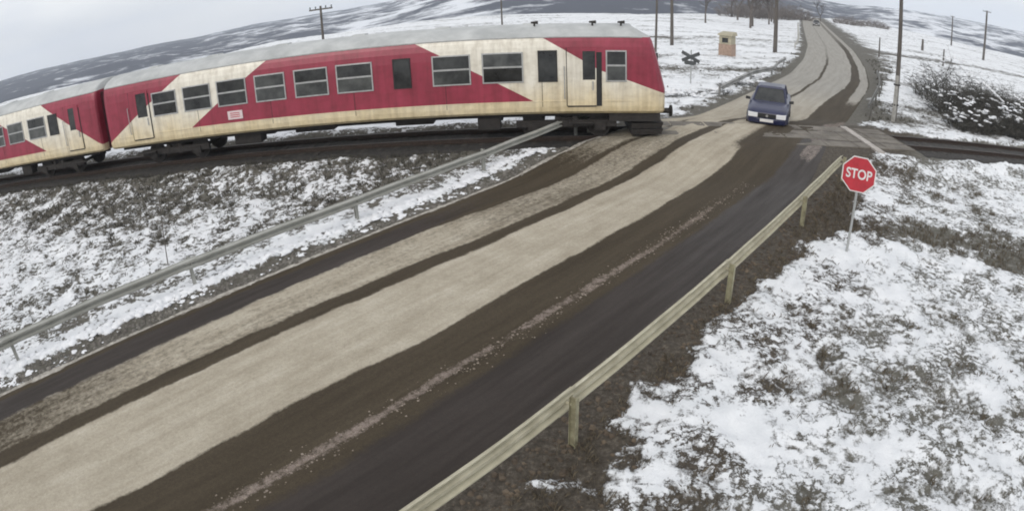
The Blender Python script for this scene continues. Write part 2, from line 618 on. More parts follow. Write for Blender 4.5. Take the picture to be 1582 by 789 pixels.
# ------------------------------------------------------------------ road
def road_material():
    m = bpy.data.materials.new('salted_wet_asphalt')
    m.use_nodes = True
    nt = m.node_tree
    n, l = nt.nodes, nt.links
    b = n['Principled BSDF']
    tc = n.new('ShaderNodeTexCoord')
    uv = n.new('ShaderNodeAttribute')
    uv.attribute_name = 'lane'          # (s, v) along and across the road

    def attr(k):
        a = n.new('ShaderNodeAttribute')
        a.attribute_name = k
        return a.outputs['Fac']

    def noise(vec, scale, det=5, ro=.6, st=None):
        if st:
            mp = n.new('ShaderNodeMapping')
            mp.inputs['Scale'].default_value = st
            l.new(vec, mp.inputs['Vector'])
            vec = mp.outputs['Vector']
        t = n.new('ShaderNodeTexNoise')
        t.inputs['Scale'].default_value = scale
        t.inputs['Detail'].default_value = det
        t.inputs['Roughness'].default_value = ro
        l.new(vec, t.inputs['Vector'])
        return t.outputs['Fac']

    def math_(op, a, b_=None, c_=None):
        t = n.new('ShaderNodeMath')
        t.operation = op
        for i, q in enumerate((a, b_, c_)):
            if q is None:
                continue
            if isinstance(q, (int, float)):
                t.inputs[i].default_value = q
            else:
                l.new(q, t.inputs[i])
        return t.outputs[0]

    def ramp(f, *els):
        t = n.new('ShaderNodeValToRGB')
        cr = t.color_ramp
        while len(cr.elements) < len(els):
            cr.elements.new(.5)
        for e, (p, c) in zip(cr.elements, els):
            e.position = p
            e.color = (*c, 1) if isinstance(c, tuple) else (c, c, c, 1)
        l.new(f, t.inputs['Fac'])
        return t.outputs['Color']

    def mix(f, a, b_):
        t = n.new('ShaderNodeMixRGB')
        l.new(f, t.inputs['Fac'])
        l.new(a, t.inputs['Color1'])
        l.new(b_, t.inputs['Color2'])
        return t.outputs['Color']

    along = noise(uv.outputs['Vector'], 1.0, 6, .65, (.25, 3.0, 1))
    grit = noise(tc.outputs['Object'], 55, 5, .75)
    blot = noise(tc.outputs['Object'], 1.3, 5, .6)
    # dry salt film, damp brown grime, running wet
    dry = ramp(math_('ADD', math_('MULTIPLY', along, .6), math_('MULTIPLY', blot, .4)),
               (.32, (.315, .275, .21)), (.52, (.43, .385, .305)), (.68, (.52, .475, .39)))
    brown = ramp(math_('ADD', math_('MULTIPLY', along, .6), math_('MULTIPLY', grit, .4)),
                 (.3, (.042, .033, .022)), (.7, (.092, .074, .051)))
    wet = ramp(along, (.3, (.024, .018, .014)), (.7, (.046, .036, .030)))
    jit = math_('MULTIPLY', math_('SUBTRACT', noise(uv.outputs['Vector'], 1.0, 6, .7, (1.3, 7, 1)), .5), .55)
    jf = math_('MULTIPLY', math_('SUBTRACT', noise(tc.outputs['Object'], 9, 6, .75), .5), .9)
    jit = math_('ADD', jit, jf)
    fd = ramp(math_('ADD', attr('dry'), jit), (.28, 0.0), (.72, 1.0))
    fw = ramp(math_('ADD', attr('wet'), jit), (.3, 0.0), (.7, 1.0))
    rub = ramp(math_('MULTIPLY', attr('slush'), math_('ADD', .22, math_('ADD', math_('MULTIPLY', noise(tc.outputs['Object'], 10, 6, .8), 1.0), math_('MULTIPLY', along, .4)))),
               (.79, 0.0), (.98, 1.0))
    slush = ramp(grit, (.3, (.13, .10, .08)), (.7, (.37, .31, .27)))
    sx_ = n.new('ShaderNodeSeparateXYZ')
    l.new(uv.outputs['Vector'], sx_.inputs[0])
    away = n.new('ShaderNodeMapRange')
    away.inputs['From Min'].default_value = 24
    away.inputs['From Max'].default_value = 40
    l.new(sx_.outputs['X'], away.inputs['Value'])
    grey = ramp(along, (.3, (.29, .275, .245)), (.7, (.385, .37, .335)))
    dry = mix(away.outputs['Result'], dry, grey)
    c = mix(fw, brown, wet)
    c = mix(fd, c, dry)
    c = mix(rub, c, slush)
    g = n.new('ShaderNodeMixRGB')
    g.blend_type = 'MULTIPLY'
    g.inputs['Fac'].default_value = .75
    l.new(c, g.inputs['Color1'])
    l.new(ramp(math_('ADD', math_('MULTIPLY', grit, .45), math_('MULTIPLY', noise(tc.outputs['Object'], 17, 6, .8), .55)), (.3, .5), (.7, 1.3)), g.inputs['Color2'])
    l.new(g.outputs['Color'], b.inputs['Base Color'])
    ro = math_('MULTIPLY_ADD', fd, .2, .72)
    ro = math_('SUBTRACT', ro, math_('MULTIPLY', math_('MULTIPLY', fw, ramp(along, (.3, .35), (.75, 1.0))), .30))
    l.new(ro, b.inputs['Roughness'])
    l.new(math_('MULTIPLY_ADD', fw, .14, .10), b.inputs['Specular IOR Level'])
    bp = n.new('ShaderNodeBump')
    bp.inputs['Strength'].default_value = .35
    bp.inputs['Distance'].default_value = .01
    l.new(math_('ADD', grit, math_('MULTIPLY', rub, 2.5)), bp.inputs['Height'])
    l.new(bp.outputs['Normal'], b.inputs['Normal'])
    return m


def band(v, a, b, w=.10):
    return sm(a - w, a + w, v) * (1 - sm(b - w, b + w, v))


rs = np.concatenate([np.arange(-14, 46, .09), np.geomspace(46, 300, 260)])
rv = np.linspace(-1, 1, 121)
S_, Vn = np.meshgrid(rs, rv, indexing='ij')
V_ = Vn * half_w(S_)
sl = road_slope(S_)
N_ = road_n(S_) + V_ * np.sqrt(1 + sl ** 2)
RX, RY = S_ * UR[0] + N_ * NR[0], S_ * UR[1] + N_ * NR[1]
_, _, _, _, RD = coords(RX, RY)
w1 = (fbm(S_ * .35, V_ * 1.2, 41, 4) - .5)
w2 = (fbm(S_ * 1.6, V_ * 2.6, 42, 4) - .5)
w3 = (fbm(S_ * .12, V_ * .3, 43, 3) - .5)
Vw = V_ + w1 * .22 + w2 * .10
past = sm(21, 31, S_)
drift = .35 * sm(4, 12, S_)
dry = band(Vw, -1.22 + drift, .92 - .25 * w3, .10)
lft = (.35 + .65 * sm(-3, 4, S_ + 4 * w3)) * band(Vw, -2.85 + .35 * sm(6, 14, S_) - .8 * past, -1.62 + drift, .07) * (.66 + w3 * .8)
lft = np.maximum(lft, .72 * band(Vw, -3.75, -2.6, .2) * sm(12, 19, S_))
dry = np.maximum(dry, lft)
dry2 = np.maximum(.85 * band(Vw, -3.3, -.95 + .1 * past, .08), band(Vw, -.62, 1.25 + .4 * sm(30, 50, S_), .1))
dry2 = np.maximum(dry2, band(Vw, 2.35, 3.1, .1) * sm(33, 40, S_))
dry2 = np.maximum(dry2, .62 * sm(45, 75, S_) * (V_ < 1.2) + .45 * sm(60, 110, S_) * (V_ >= 1.2))
dry = dry * (1 - past) + dry2 * past
mud = (1 - sm(1.6, 3.4, np.abs(RD - .3))) * sm(.1, .9, V_)
dry = dry * (1 - mud)
wet = np.maximum(band(Vw, 2.5, 4.6, .25), band(Vw, -3.55, -2.75, .15) * (1 - sm(5, 15, S_))) * (1 - past)
slush = band(V_ + w1 * .35, 1.92, 2.30, .16) * (1 - sm(13, 20, S_)) * (1.0 + .3 * w2)
slush = np.maximum(slush, .98 * band(V_ + w1 * .6, 2.7, 3.3, .15) * sm(18, 21, S_) * (1 - sm(29, 33, S_)))
slush = np.maximum(slush, .8 * band(V_ + w1 * .5, -3.3, -3.15, .08) * (1 - sm(8, 13, S_)))
slush = np.maximum(slush, .55 * band(V_ + w1 * .5, -3.9, -3.6, .1))
slush = np.maximum(slush, .8 * band(V_ + w1 * .8, 3.6, 4.0, .15))
RZ = hump(RD) + .012 + .03 * (1 - Vn ** 2) + .012 * (w2 + w1) - .05 * sm(.97, 1.0, np.abs(Vn)) + far_z(RX, RY) * 1.0
RZ += .03 * sm(60, 100, S_)
rme = grid_mesh('road', RX, RY, RZ, {'dry': dry, 'wet': wet, 'slush': slush})
la = rme.attributes.new('lane', 'FLOAT_VECTOR', 'POINT')
la.data.foreach_set('vector', np.stack([S_, V_, 0 * S_], -1).astype(np.float32).ravel())
rme.flip_normals()
road = link('road', rme, road_material())
tag(road, kind='structure')

# ------------------------------------------------------------------ railway line
M_ballast = mat('dark_ballast', (.055, .05, .045), .9, color2=(.018, .017, .016), scale=9, bump=1.0, bscale=22)
M_rail = mat('rusty_rail', (.07, .05, .04), .5, metal=.4, noise=.5, scale=12)
M_sleeper = mat('old_concrete_sleeper', (.075, .068, .06), .9, noise=.5, scale=5)
M_panel = mat('crossing_concrete', (.21, .19, .16), .85, color2=(.095, .083, .068), scale=1.1, bump=.4)

bt = np.concatenate([np.arange(-60, 70, .22)])
bd = np.array([-2.3, -1.95, -1.7, -1.3, -.9, -.5, 0, .5, .9, 1.3, 1.7, 2.0, 2.4])
T_, D_ = np.meshgrid(bt, bd, indexing='ij')
D2 = D_ + (fbm(T_ * 1.3, D_ * 2, 51, 4) - .5) * .25
BZ = RAIL_Z - .17 + (fbm(T_ * 3, D_ * 3, 52, 3) - .5) * .09 - .55 * sm(1.6, 2.35, np.abs(D_))
P_ = T_[..., None] * UT + (D2 + TRACK_D)[..., None] * NT
bme = grid_mesh('ballast_bed', P_[..., 0], P_[..., 1], BZ, {})
bme.flip_normals()
tag(link('ballast_bed', bme, M_ballast), kind='structure')

trk = empty('railway_track', (float(NT[0] * TRACK_D), float(NT[1] * TRACK_D), RAIL_Z), ANG_T,
            'single railway line of two rusty rails crossing the road', 'railway track')
prof = [(-.075, -.17), (.075, -.17), (.075, -.155), (.012, -.13), (.012, -.045), (.036, -.035), (.036, 0), (-.036, 0), (-.036, -.035), (-.012, -.045), (-.012, -.13), (-.075, -.155)]
rail_me = MB().loft([[(x, y, z) for y, z in prof] for x in (-60, 70)], close=True).mesh('rail')
for yy in (-.755, .755):
    o = link('rail', rail_me, M_rail, trk)
    o.location = (0, yy, 0)
sl_me = MB().hull8([(-.13, -1.25, -.33), (.13, -1.25, -.33), (-.13, 1.25, -.33), (.13, 1.25, -.33),
                    (-.1, -1.22, -.165), (.1, -1.22, -.165), (-.1, 1.22, -.165), (.1, 1.22, -.165)]).mesh('sleeper')
for k in range(106):
    x = -30.6 + k * .62
    if 3.5 < x < 15.2:
        continue
    o = link('sleeper', sl_me, M_sleeper, trk)
    o.location = (x, rng.uniform(-.02, .02), rng.uniform(-.01, .008))

# level crossing deck: concrete panels between and beside the rails
deck = empty('crossing_deck', (float(NT[0] * TRACK_D), float(NT[1] * TRACK_D), RAIL_Z), ANG_T,
             'worn concrete crossing panels laid between the rails on the road', 'crossing deck')
for y0, y1 in ((-1.62, -.84), (-.66, -.02), (.02, .66), (.84, 1.62)):
    for k in range(8):
        x0 = 3.7 + k * 1.42 + .0
        pm = MB().box(x0, x0 + 1.38, y0, y1, -.15, .012 + rng.uniform(-.008, .008))
        pm.build('panel', M_panel, deck, bevel=.015)

# ------------------------------------------------------------------ railcars
def livery(name, planes_sets):
    """cream paint, red where all half planes (a*x + b*z + c > 0) of one set hold"""
    m = bpy.data.materials.new(name)
    m.use_nodes = True
    nt = m.node_tree
    n, l = nt.nodes, nt.links
    b = n['Principled BSDF']
    tc = n.new('ShaderNodeTexCoord')
    sp = n.new('ShaderNodeSeparateXYZ')
    l.new(tc.outputs['Object'], sp.inputs[0])

    def math_(op, a, b_=None, c_=None):
        t = n.new('ShaderNodeMath')
        t.operation = op
        for i, q in enumerate((a, b_, c_)):
            if q is None:
                continue
            if isinstance(q, (int, float)):
                t.inputs[i].default_value = q
            else:
                l.new(q, t.inputs[i])
        return t.outputs[0]

    def noise(scale, st, det=5):
        mp = n.new('ShaderNodeMapping')
        mp.inputs['Scale'].default_value = st
        l.new(tc.outputs['Object'], mp.inputs['Vector'])
        t = n.new('ShaderNodeTexNoise')
        t.inputs['Scale'].default_value = scale
        t.inputs['Detail'].default_value = det
        t.inputs['Roughness'].default_value = .65
        l.new(mp.outputs['Vector'], t.inputs['Vector'])
        return t.outputs['Fac']
    total = None
    for ps in planes_sets:
        cur = None
        for a, bb, c in ps:
            e = math_('MULTIPLY_ADD', sp.outputs['X'], a, math_('MULTIPLY_ADD', sp.outputs['Z'], bb, c))
            cur = e if cur is None else math_('MINIMUM', cur, e)
        total = cur if total is None else math_('MAXIMUM', total, cur)
    red = math_('GREATER_THAN', total, 0.0)
    grime = noise(1.0, (.8, .8, .5))
    run = noise(1.0, (5, 5, .35))
    # grime thrown up by the wheels: strongest along the skirt
    low = math_('SUBTRACT', 1.0, math_('DIVIDE', sp.outputs['Z'], 2.2))
    low = math_('ADD', low, math_('MULTIPLY', math_('SUBTRACT', grime, .5), .8))

    def ramp(f, *els):
        t = n.new('ShaderNodeValToRGB')
        cr = t.color_ramp
        while len(cr.elements) < len(els):
            cr.elements.new(.5)
        for e, (p, c) in zip(cr.elements, els):
            e.position = p
            e.color = (*c, 1)
        l.new(f, t.inputs['Fac'])
        return t.outputs['Color']

    def mix(f, a, b_, mode='MIX'):
        t = n.new('ShaderNodeMixRGB')
        t.blend_type = mode
        for i, q in zip(('Fac', 'Color1', 'Color2'), (f, a, b_)):
            if isinstance(q, (int, float)):
                t.inputs[i].default_value = q
            else:
                l.new(q, t.inputs[i])
        return t.outputs['Color']
    cream = ramp(low, (.0, (.80, .76, .66)), (.45, (.74, .63, .42)), (.75, (.62, .50, .29)))
    redc = ramp(grime, (.3, (.24, .02, .042)), (.7, (.36, .04, .075)))
    c = mix(red, cream, redc)
    c = mix(.55, c, ramp(run, (.28, (.5, .46, .41)), (.58, (1, 1, 1))), 'MULTIPLY')
    c = mix(.5, c, ramp(noise(2.2, (1, 1, 1.6), 7), (.3, (.62, .58, .52)), (.55, (1, 1, 1))), 'MULTIPLY')
    l.new(c, b.inputs['Base Color'])
    b.inputs['Roughness'].default_value = .42
    b.inputs['Coat Weight'].default_value = .15
    b.inputs['Coat Roughness'].default_value = .25
    return m


def line_right(p, q):
    """half plane to the right of the line through p (upper) and q (lower) in x, z"""
    (x1, z1), (x2, z2) = p, q
    k = (x2 - x1) / (z2 - z1)
    return (1.0, -k, -(x1 - k * z1))


def neg(p):
    return tuple(-q for q in p)


def zr(p):
    return (p[0], p[1] - RAIL_Z)


ZRED = 1.83 - RAIL_Z
M_liv1 = livery('cream_red_livery_front', [
    [line_right(zr((-9.72, 4.02)), zr((-13.4, 1.82))), neg(line_right(zr((-4.15, 4.0)), zr((-.19, 1.82)))), (0, 1, -ZRED)],
    [line_right(zr((.03, 4.08)), zr((1.91, 2.96))), (.36, 1, -(2.52 - RAIL_Z + .36 * 3.05))],
    [neg(line_right(zr((-13.72, 3.95)), zr((-17.54, 1.88))))],
])
M_liv2 = livery('cream_red_livery_rear', [
    [line_right(zr((-22.4, 4.08)), zr((-18.2, 1.52)))],
    [neg(line_right(zr((-25.72, 3.57)), zr((-22.59, 1.97)))), (0, 1, -ZRED), line_right(zr((-31.5, 4.0)), zr((-35.2, 1.82)))],
    [neg(line_right(zr((-36.0, 3.95)), zr((-37.8, 2.4))))],
])
M_roof = mat('grey_roof_paint', (.5, .51, .50), .6, color2=(.36, .37, .365), scale=1.2, bump=.05)
M_glass = mat('dark_window_glass', (.05, .052, .05), .1, spec=.5, color2=(.012, .013, .014), scale=1.6)
M_glass2 = mat('reflection_toned_window_glass', (.11, .115, .11), .16, color2=(.03, .032, .032), scale=1.1)
M_glass3 = mat('interior_toned_window_glass', (.03, .03, .028), .07, color2=(.008, .008, .008), scale=2.4)
GL = [M_glass, M_glass2, M_glass3, M_glass]  # mottled pane tones paint in varied reflections and interior shapes
M_alu = mat('dull_aluminium', (.5, .5, .49), .4, metal=.6, noise=.25, scale=8)
M_under = mat('sooty_underframe', (.035, .03, .027), .8, noise=.5, scale=4)
M_rubber = mat('black_rubber', (.02, .02, .02), .7, noise=.3, scale=6)
M_bellows = mat('dark_red_bellows', (.1, .02, .03), .8, noise=.4, scale=6)
M_white = mat('white_paint', (.75, .74, .72), .5, noise=.15, scale=6)
M_plaque = mat('pink_white_plaque', (.72, .6, .6), .5, noise=.1, scale=9)
M_signred = mat('sign_red', (.5, .035, .05), .4, noise=.25, scale=3)

SEC = [(-1.30, 1.36), (-1.405, 1.45), (-1.43, 1.62), (-1.43, 2.2), (-1.43, 2.9), (-1.425, 3.35), (-1.40, 3.68), (-1.355, 3.88), (-1.30, 4.02)]
ROOF = [(-1.30, 4.02), (-1.22, 4.12), (-1.02, 4.235), (-.7, 4.335), (-.35, 4.395), (0, 4.415)]
SEC = SEC + [(-y, z) for y, z in SEC[::-1]]
ROOF = ROOF + [(-y, z) for y, z in ROOF[-2::-1]]


def stations(xr, xf, cab):
    """list of functions (y, z) -> point; the cab end leans back and is rounded in plan"""
    out = []
    for k in (.55, .85, 1.0):          # rear end, corners slightly rounded
        out.append((lambda k: lambda y, z: (xr + .10 * (k == .85) + .28 * (k == 1.0), y * (k if k < 1 else 1), z))(1.0 if k == 1.0 else (.93 if k == .85 else .86)))
    out = [lambda y, z: (xr, y * .90, z), lambda y, z: (xr + .05, y * .97, z), lambda y, z: (xr + .2, y, z)]
    nx = 10
    x1 = xf - 1.15 if cab else xf - .2
    for i in range(1, nx + 1):
        out.append((lambda x: lambda y, z: (x, y, z))(xr + .2 + (x1 - xr - .2) * i / nx))
    if cab:
        def nose(u, w):
            def f(y, z):
                tip = xf - .02 - .52 * max(0, (z - 2.25)) / 1.8 - (.5 * max(0, z - 4.0) / .4)
                return (x1 + (tip - x1) * u, y * w, z - (.05 * max(0, z - 4.0) / .4 * u))
            return f
        for u, w in ((.3, .998), (.55, .985), (.75, .955), (.9, .88), (.975, .76), (1.0, .6)):
            out.append(nose(u, w))
    else:
        out += [lambda y, z: (xf - .05, y * .97, z), lambda y, z: (xf, y * .90, z)]
    return out


def railcar(label, xr, xf, liv, windows, narrow, doors, cab):
    root = empty('railcar', (float(NT[0] * TRACK_D), float(NT[1] * TRACK_D), RAIL_Z), ANG_T, label, 'train',
                 'coupled cream and red railcars')
    st = stations(xr, xf, cab)
    b = MB()
    secs = [[(p[0], p[1], p[2] - RAIL_Z) for p in (f(y, z) for y, z in SEC)] for f in st]
    b.loft(secs)
    for k in range(len(secs) - 1):     # floor
        b.poly([secs[k][0], secs[k + 1][0], secs[k + 1][-1], secs[k][-1]])
    b.build('body_shell', liv, root, smooth=False)
    r = MB()
    rsec = [[(p[0], p[1], p[2] - RAIL_Z) for p in (f(y, z) for y, z in ROOF)] for f in st]
    r.loft(rsec)
    ro = r.build('roof', M_roof, root, smooth=True)
    g = MB()
    for sgn in (-1, 1):
        g.box(xr + .1, xf - (.9 if cab else .1), min(sgn * 1.3, sgn * 1.325), max(sgn * 1.3, sgn * 1.325), 4.0 - RAIL_Z, 4.035 - RAIL_Z)
    g.build('gutter', M_alu, ro)
    for x in np.arange(xr + 2.2, xf - 2, 3.1):
        MB().hull8([(x - .3, -.28, 3.93), (x + .3, -.28, 3.93), (x - .3, .28, 3.93), (x + .3, .28, 3.93),
                    (x - .24, -.2, 4.03), (x + .24, -.2, 4.03), (x - .24, .2, 4.03), (x + .24, .2, 4.03)]).build('roof_vent', M_roof, ro)
    # passenger windows: aluminium frame with a transom, glass behind it
    for sgn in (-1, 1):
        def wy(z):                      # skin of the body side at height z (above rail)
            return float(np.interp(z + RAIL_Z, [1.62, 2.9, 3.35, 3.68], [1.43, 1.43, 1.425, 1.40]))

        def slab(mb, x0, x1, z0, z1, p0, p1):
            y00, y01 = sgn * (wy(z0) + p0), sgn * (wy(z0) + p1)
            y10, y11 = sgn * (wy(z1) + p0), sgn * (wy(z1) + p1)
            mb.hull8([(x0, y00, z0), (x1, y00, z0), (x0, y01, z0), (x1, y01, z0), (x0, y10, z1), (x1, y10, z1), (x0, y11, z1), (x1, y11, z1)])
        for x0, x1, z0, z1, bar, fr in windows:
            z0, z1 = z0 - RAIL_Z, z1 - RAIL_Z
            w = .045
            f = MB()
            slab(f, x0 - w, x0, z0 - w, z1 + w, -.01, .036)
            slab(f, x1, x1 + w, z0 - w, z1 + w, -.01, .036)
            slab(f, x0, x1, z0 - w, z0, -.01, .035)
            slab(f, x0, x1, z1, z1 + w, -.01, .035)
            if bar:
                zm = z0 + (z1 - z0) * .52
                slab(f, x0, x1, zm - .03, zm + .03, -.01, .034)
            wo = f.build('window', fr, root)
            if bar:
                for a, c in ((z0, zm - .03), (zm + .03, z1)):
                    p = MB()
                    slab(p, x0 - .01, x1 + .01, a, c, -.012, .020)
                    p.build('pane', rng.choice(GL), wo)
            else:
                p = MB()
                slab(p, x0 - .01, x1 + .01, z0, z1, -.012, .020)
                p.build('pane', rng.choice(GL), wo)
        for x0, x1, wx0, wx1, gap in doors:
            z0, z1 = 1.66 - RAIL_Z, 3.62 - RAIL_Z
            dm = MB()
            slab(dm, x0, x1, z0, 2.55 - RAIL_Z, -.005, .030)
            slab(dm, x0, wx0, 2.55 - RAIL_Z, 3.54 - RAIL_Z, -.005, .030)
            slab(dm, wx1, x1, 2.55 - RAIL_Z, 3.54 - RAIL_Z, -.005, .030)
            slab(dm, x0, x1, 3.54 - RAIL_Z, z1, -.005, .030)
            do = dm.build('door', liv, root)
            p = MB()
            slab(p, wx0 - .005, wx1 + .005, 2.55 - RAIL_Z, 3.54 - RAIL_Z, -.005, .022)
            p.build('pane', M_glass, do)
            h = MB()
            slab(h, x1 - .14, x1 - .10, 2.2 - RAIL_Z, 2.5 - RAIL_Z, .03, .07)
            h.build('handle', M_alu, do)
            s2 = MB()  # flat dark strips drawn for the gaps round the door leaf
            slab(s2, x1 + .005, x1 + gap, z0 - .02, 3.5 - RAIL_Z, -.005, .021)
            slab(s2, x0 - .03, x0 - .005, z0 - .02, z1 + .03, -.005, .021)
            slab(s2, x0, x1, z0 - .05, z0 - .004, -.005, .021)
            s2.build('door_gap', M_rubber, do)
            e = MB()
            e.box(x0 + .05, x1 - .05, min(sgn * 1.30, sgn * 1.52), max(sgn * 1.30, sgn * 1.52), .62, .66)
            e.build('step', M_under, do)
            e = MB()
            e.tube((x0 - .1, sgn * 1.5, 1.5), (x0 - .1, sgn * 1.5, 2.6), .016, n=6)
            e.tube((x0 - .1, sgn * 1.40, 1.5), (x0 - .1, sgn * 1.5, 1.5), .016, n=6)
            e.tube((x0 - .1, sgn * 1.40, 2.6), (x0 - .1, sgn * 1.5, 2.6), .016, n=6)
            e.build('grab_rail', M_alu, do)
    # joints of the side sheets, and the rubbing strip under the windows
        for x in np.arange(xr + 1.7, xf - 1.6, 3.27):
            se = MB()
            slab(se, x - .008, x + .008, 1.63 - RAIL_Z, 2.9 - RAIL_Z, -.004, .006)
            slab(se, x - .008, x + .008, 2.9 - RAIL_Z, 3.34 - RAIL_Z, -.004, .006)
            se.build('sheet_joint', M_under, root)
        se = MB()
        slab(se, xr + .25, xf - 1.2, 1.80 - RAIL_Z, 1.83 - RAIL_Z, -.004, .018)
        se.build('rubbing_strip', liv, root)
    # running gear
    u = MB()
    u.box(xr + .4, xf - .6, -1.0, 1.0, .78, .96)
    u.build('underframe', M_under, root)
    for bx in (xr + 3.3, xf - 3.5):
        fm = MB()
        for sgn in (-1, 1):
            y0, y1 = sorted((sgn * .98, sgn * 1.12))
            fm.box(bx - 1.75, bx + 1.75, y0, y1, .42, .66)
            for ax in (-1.15, 1.15):
                fm.box(bx + ax - .2, bx + ax + .2, sgn * 1.05 - .12, sgn * 1.05 + .12, .3, .58)
            fm.tube((bx - .3, sgn * 1.05, .40), (bx - .3, sgn * 1.05, .80), .11)
            fm.tube((bx + .3, sgn * 1.05, .40), (bx + .3, sgn * 1.05, .80), .11)
        fm.box(bx - .35, bx + .35, -.98, .98, .45, .74)
        bo = fm.build('bogie', M_under, root)
        for ax in (-1.15, 1.15):
            wm = MB()
            for sgn in (-1, 1):
                wm.tube((bx + ax, sgn * .70, .43), (bx + ax, sgn * .83, .43), .43, n=24)
            wm.tube((bx + ax, -.7, .43), (bx + ax, .7, .43), .08, n=10)
            wm.build('wheelset', M_under, bo)
    for x0, x1, yy, z0 in ((xr + 6.2, xr + 7.4, .95, .42), (xf - 6.6, xf - 5.8, 1.05, .34), (xf - 9.6, xf - 8.2, .8, .6), (xr + 8.8, xr + 10.4, .75, .62)):
        for sgn in (-1, 1):
            y0, y1 = sorted((sgn * (yy - .55), sgn * yy))
            MB().box(x0, x1, y0, y1, z0, .8).build('equipment_box', M_under, root, bevel=.03)
    return root


WIN1 = [(-15.14, -13.98, 2.54, 3.42, 1, M_alu), (-13.55, -12.32, 2.54, 3.44, 1, M_alu), (-11.93, -10.71, 2.54, 3.45, 1, M_alu),
        (-10.25, -9.08, 2.53, 3.45, 1, M_alu), (-8.62, -7.4, 2.53, 3.46, 1, M_alu), (-6.99, -5.74, 2.53, 3.47, 1, M_alu),
        (-3.55, -2.33, 2.53, 3.49, 1, M_alu), (-1.85, -.56, 2.54, 3.5, 1, M_alu), (2.3, 2.92, 2.53, 3.52, 1, M_alu),
        (0.02, .58, 2.54, 3.53, 0, M_rubber), (-4.92, -4.38, 2.53, 3.49, 0, M_rubber)]
c1 = railcar('leading cream and red railcar with cab and side door running onto the crossing', -17.95, 4.42, M_liv1, WIN1, None,
             [(.95, 1.93, 1.47, 1.9, .19), (-16.45, -15.4, -16.05, -15.5, .05)], True)
# things only the leading car shows
MB().box(-11.62, -10.96, -1.452, -1.425, 1.95 - RAIL_Z, 2.28 - RAIL_Z).build('plaque', M_plaque, c1, bevel=.01)
pq = MB()
for k in range(3):
    pq.box(-11.5, -11.08, -1.456, -1.45, 2.03 - RAIL_Z + k * .075, 2.06 - RAIL_Z + k * .075)
pq.build('plaque_lettering', M_signred, c1)
for x in (-.1, 1.9, 2.9):
    hm = MB().tube((x, -.55, 3.9), (x, -.55, 4.06), .035)
    hm.tube((x - .12, -.55, 4.07), (x + .13, -.55, 4.07), .03, .06)
    hm.build('roof_horn', M_under, c1)
bl = MB()
for k in range(5):
    x = -18.43 + k * .1
    bl.box(x, x + .06, -.95, .95, 1.0, 3.5)
bl.box(-18.45, -17.95, -.88, .88, 1.05, 3.45)
bl.build('gangway_bellows', M_bellows, c1)
pl = MB()
for k in range(2):
    pl.hull8([(3.2, -1.15, .12 + .22 * k), (4.3, -1.0, .12 + .22 * k), (3.2, 1.15, .12 + .22 * k), (4.3, 1.0, .12 + .22 * k),
              (3.2, -1.2, .32 + .22 * k), (4.36, -1.05, .32 + .22 * k), (3.2, 1.2, .32 + .22 * k), (4.36, 1.05, .32 + .22 * k)])
pl.box(2.4, 4.2, -1.2, 1.2, .62, .95)
pl.build('snow_plough', M_under, c1)
for yy in (-.87, .87):
    bf = MB().tube((4.2, yy, .95), (4.62, yy, .95), .1)
    bf.tube((4.62, yy, .95), (4.68, yy, .95), .21, n=16)
    bf.build('buffer', M_under, c1)
    MB().tube((4.3, yy * .8, 1.35), (4.42, yy * .8, 1.35), .13, n=14).build('headlight', M_white, c1)
WS = MB().box(3.95, 4.17, -.78, .78, 2.15, 3.0)
WS.build('windscreen', M_glass, c1)

WIN2 = [(-21.75, -21.17, 2.55, 3.42, 0, M_rubber), (-23.36, -22.1, 2.54, 3.45, 1, M_alu), (-25.1, -23.88, 2.54, 3.45, 1, M_alu),
        (-26.8, -25.58, 2.54, 3.45, 1, M_alu), (-28.45, -27.23, 2.54, 3.45, 1, M_alu), (-30.1, -28.9, 2.54, 3.45, 1, M_alu),
        (-31.8, -30.6, 2.54, 3.45, 1, M_alu), (-33.4, -32.2, 2.54, 3.45, 1, M_alu), (-35, -33.8, 2.54, 3.45, 1, M_alu)]
c2 = railcar('second cream and red railcar trailing behind the leading car with narrow end window', -40.6, -18.45, M_liv2, WIN2, None,
             [(-20.6, -19.6, -20.3, -19.9, .05)], False)

# ------------------------------------------------------------------ guardrails
M_railnear = mat('mud_stained_guardrail', (.52, .485, .365), .6, metal=.05, color2=(.37, .34, .245), scale=3.0, bump=.15, bscale=14)
M_railfar = mat('galvanised_guardrail', (.40, .40, .37), .55, metal=.15, color2=(.30, .30, .27), scale=2.5)
M_post = mat('guardrail_post_steel', (.42, .40, .27), .55, metal=.2, color2=(.22, .2, .13), scale=5)
M_snow = mat('snow', (.84, .85, .87), .8, noise=.1, scale=4, bump=.6, bscale=9)
M_dsnow = mat('grey_dirty_snow', (.5, .47, .42), .85, color2=(.22, .2, .17), scale=7, bump=.8, bscale=14)
M_dsnow2 = mat('yellowish_caked_snow', (.56, .53, .42), .85, color2=(.42, .39, .29), scale=7)

WB = [(.0, -.155), (.0, -.135), (.078, -.105), (.078, -.06), (.012, -.025), (.012, .025), (.078, .06), (.078, .105), (.0, .135), (.0, .155)]


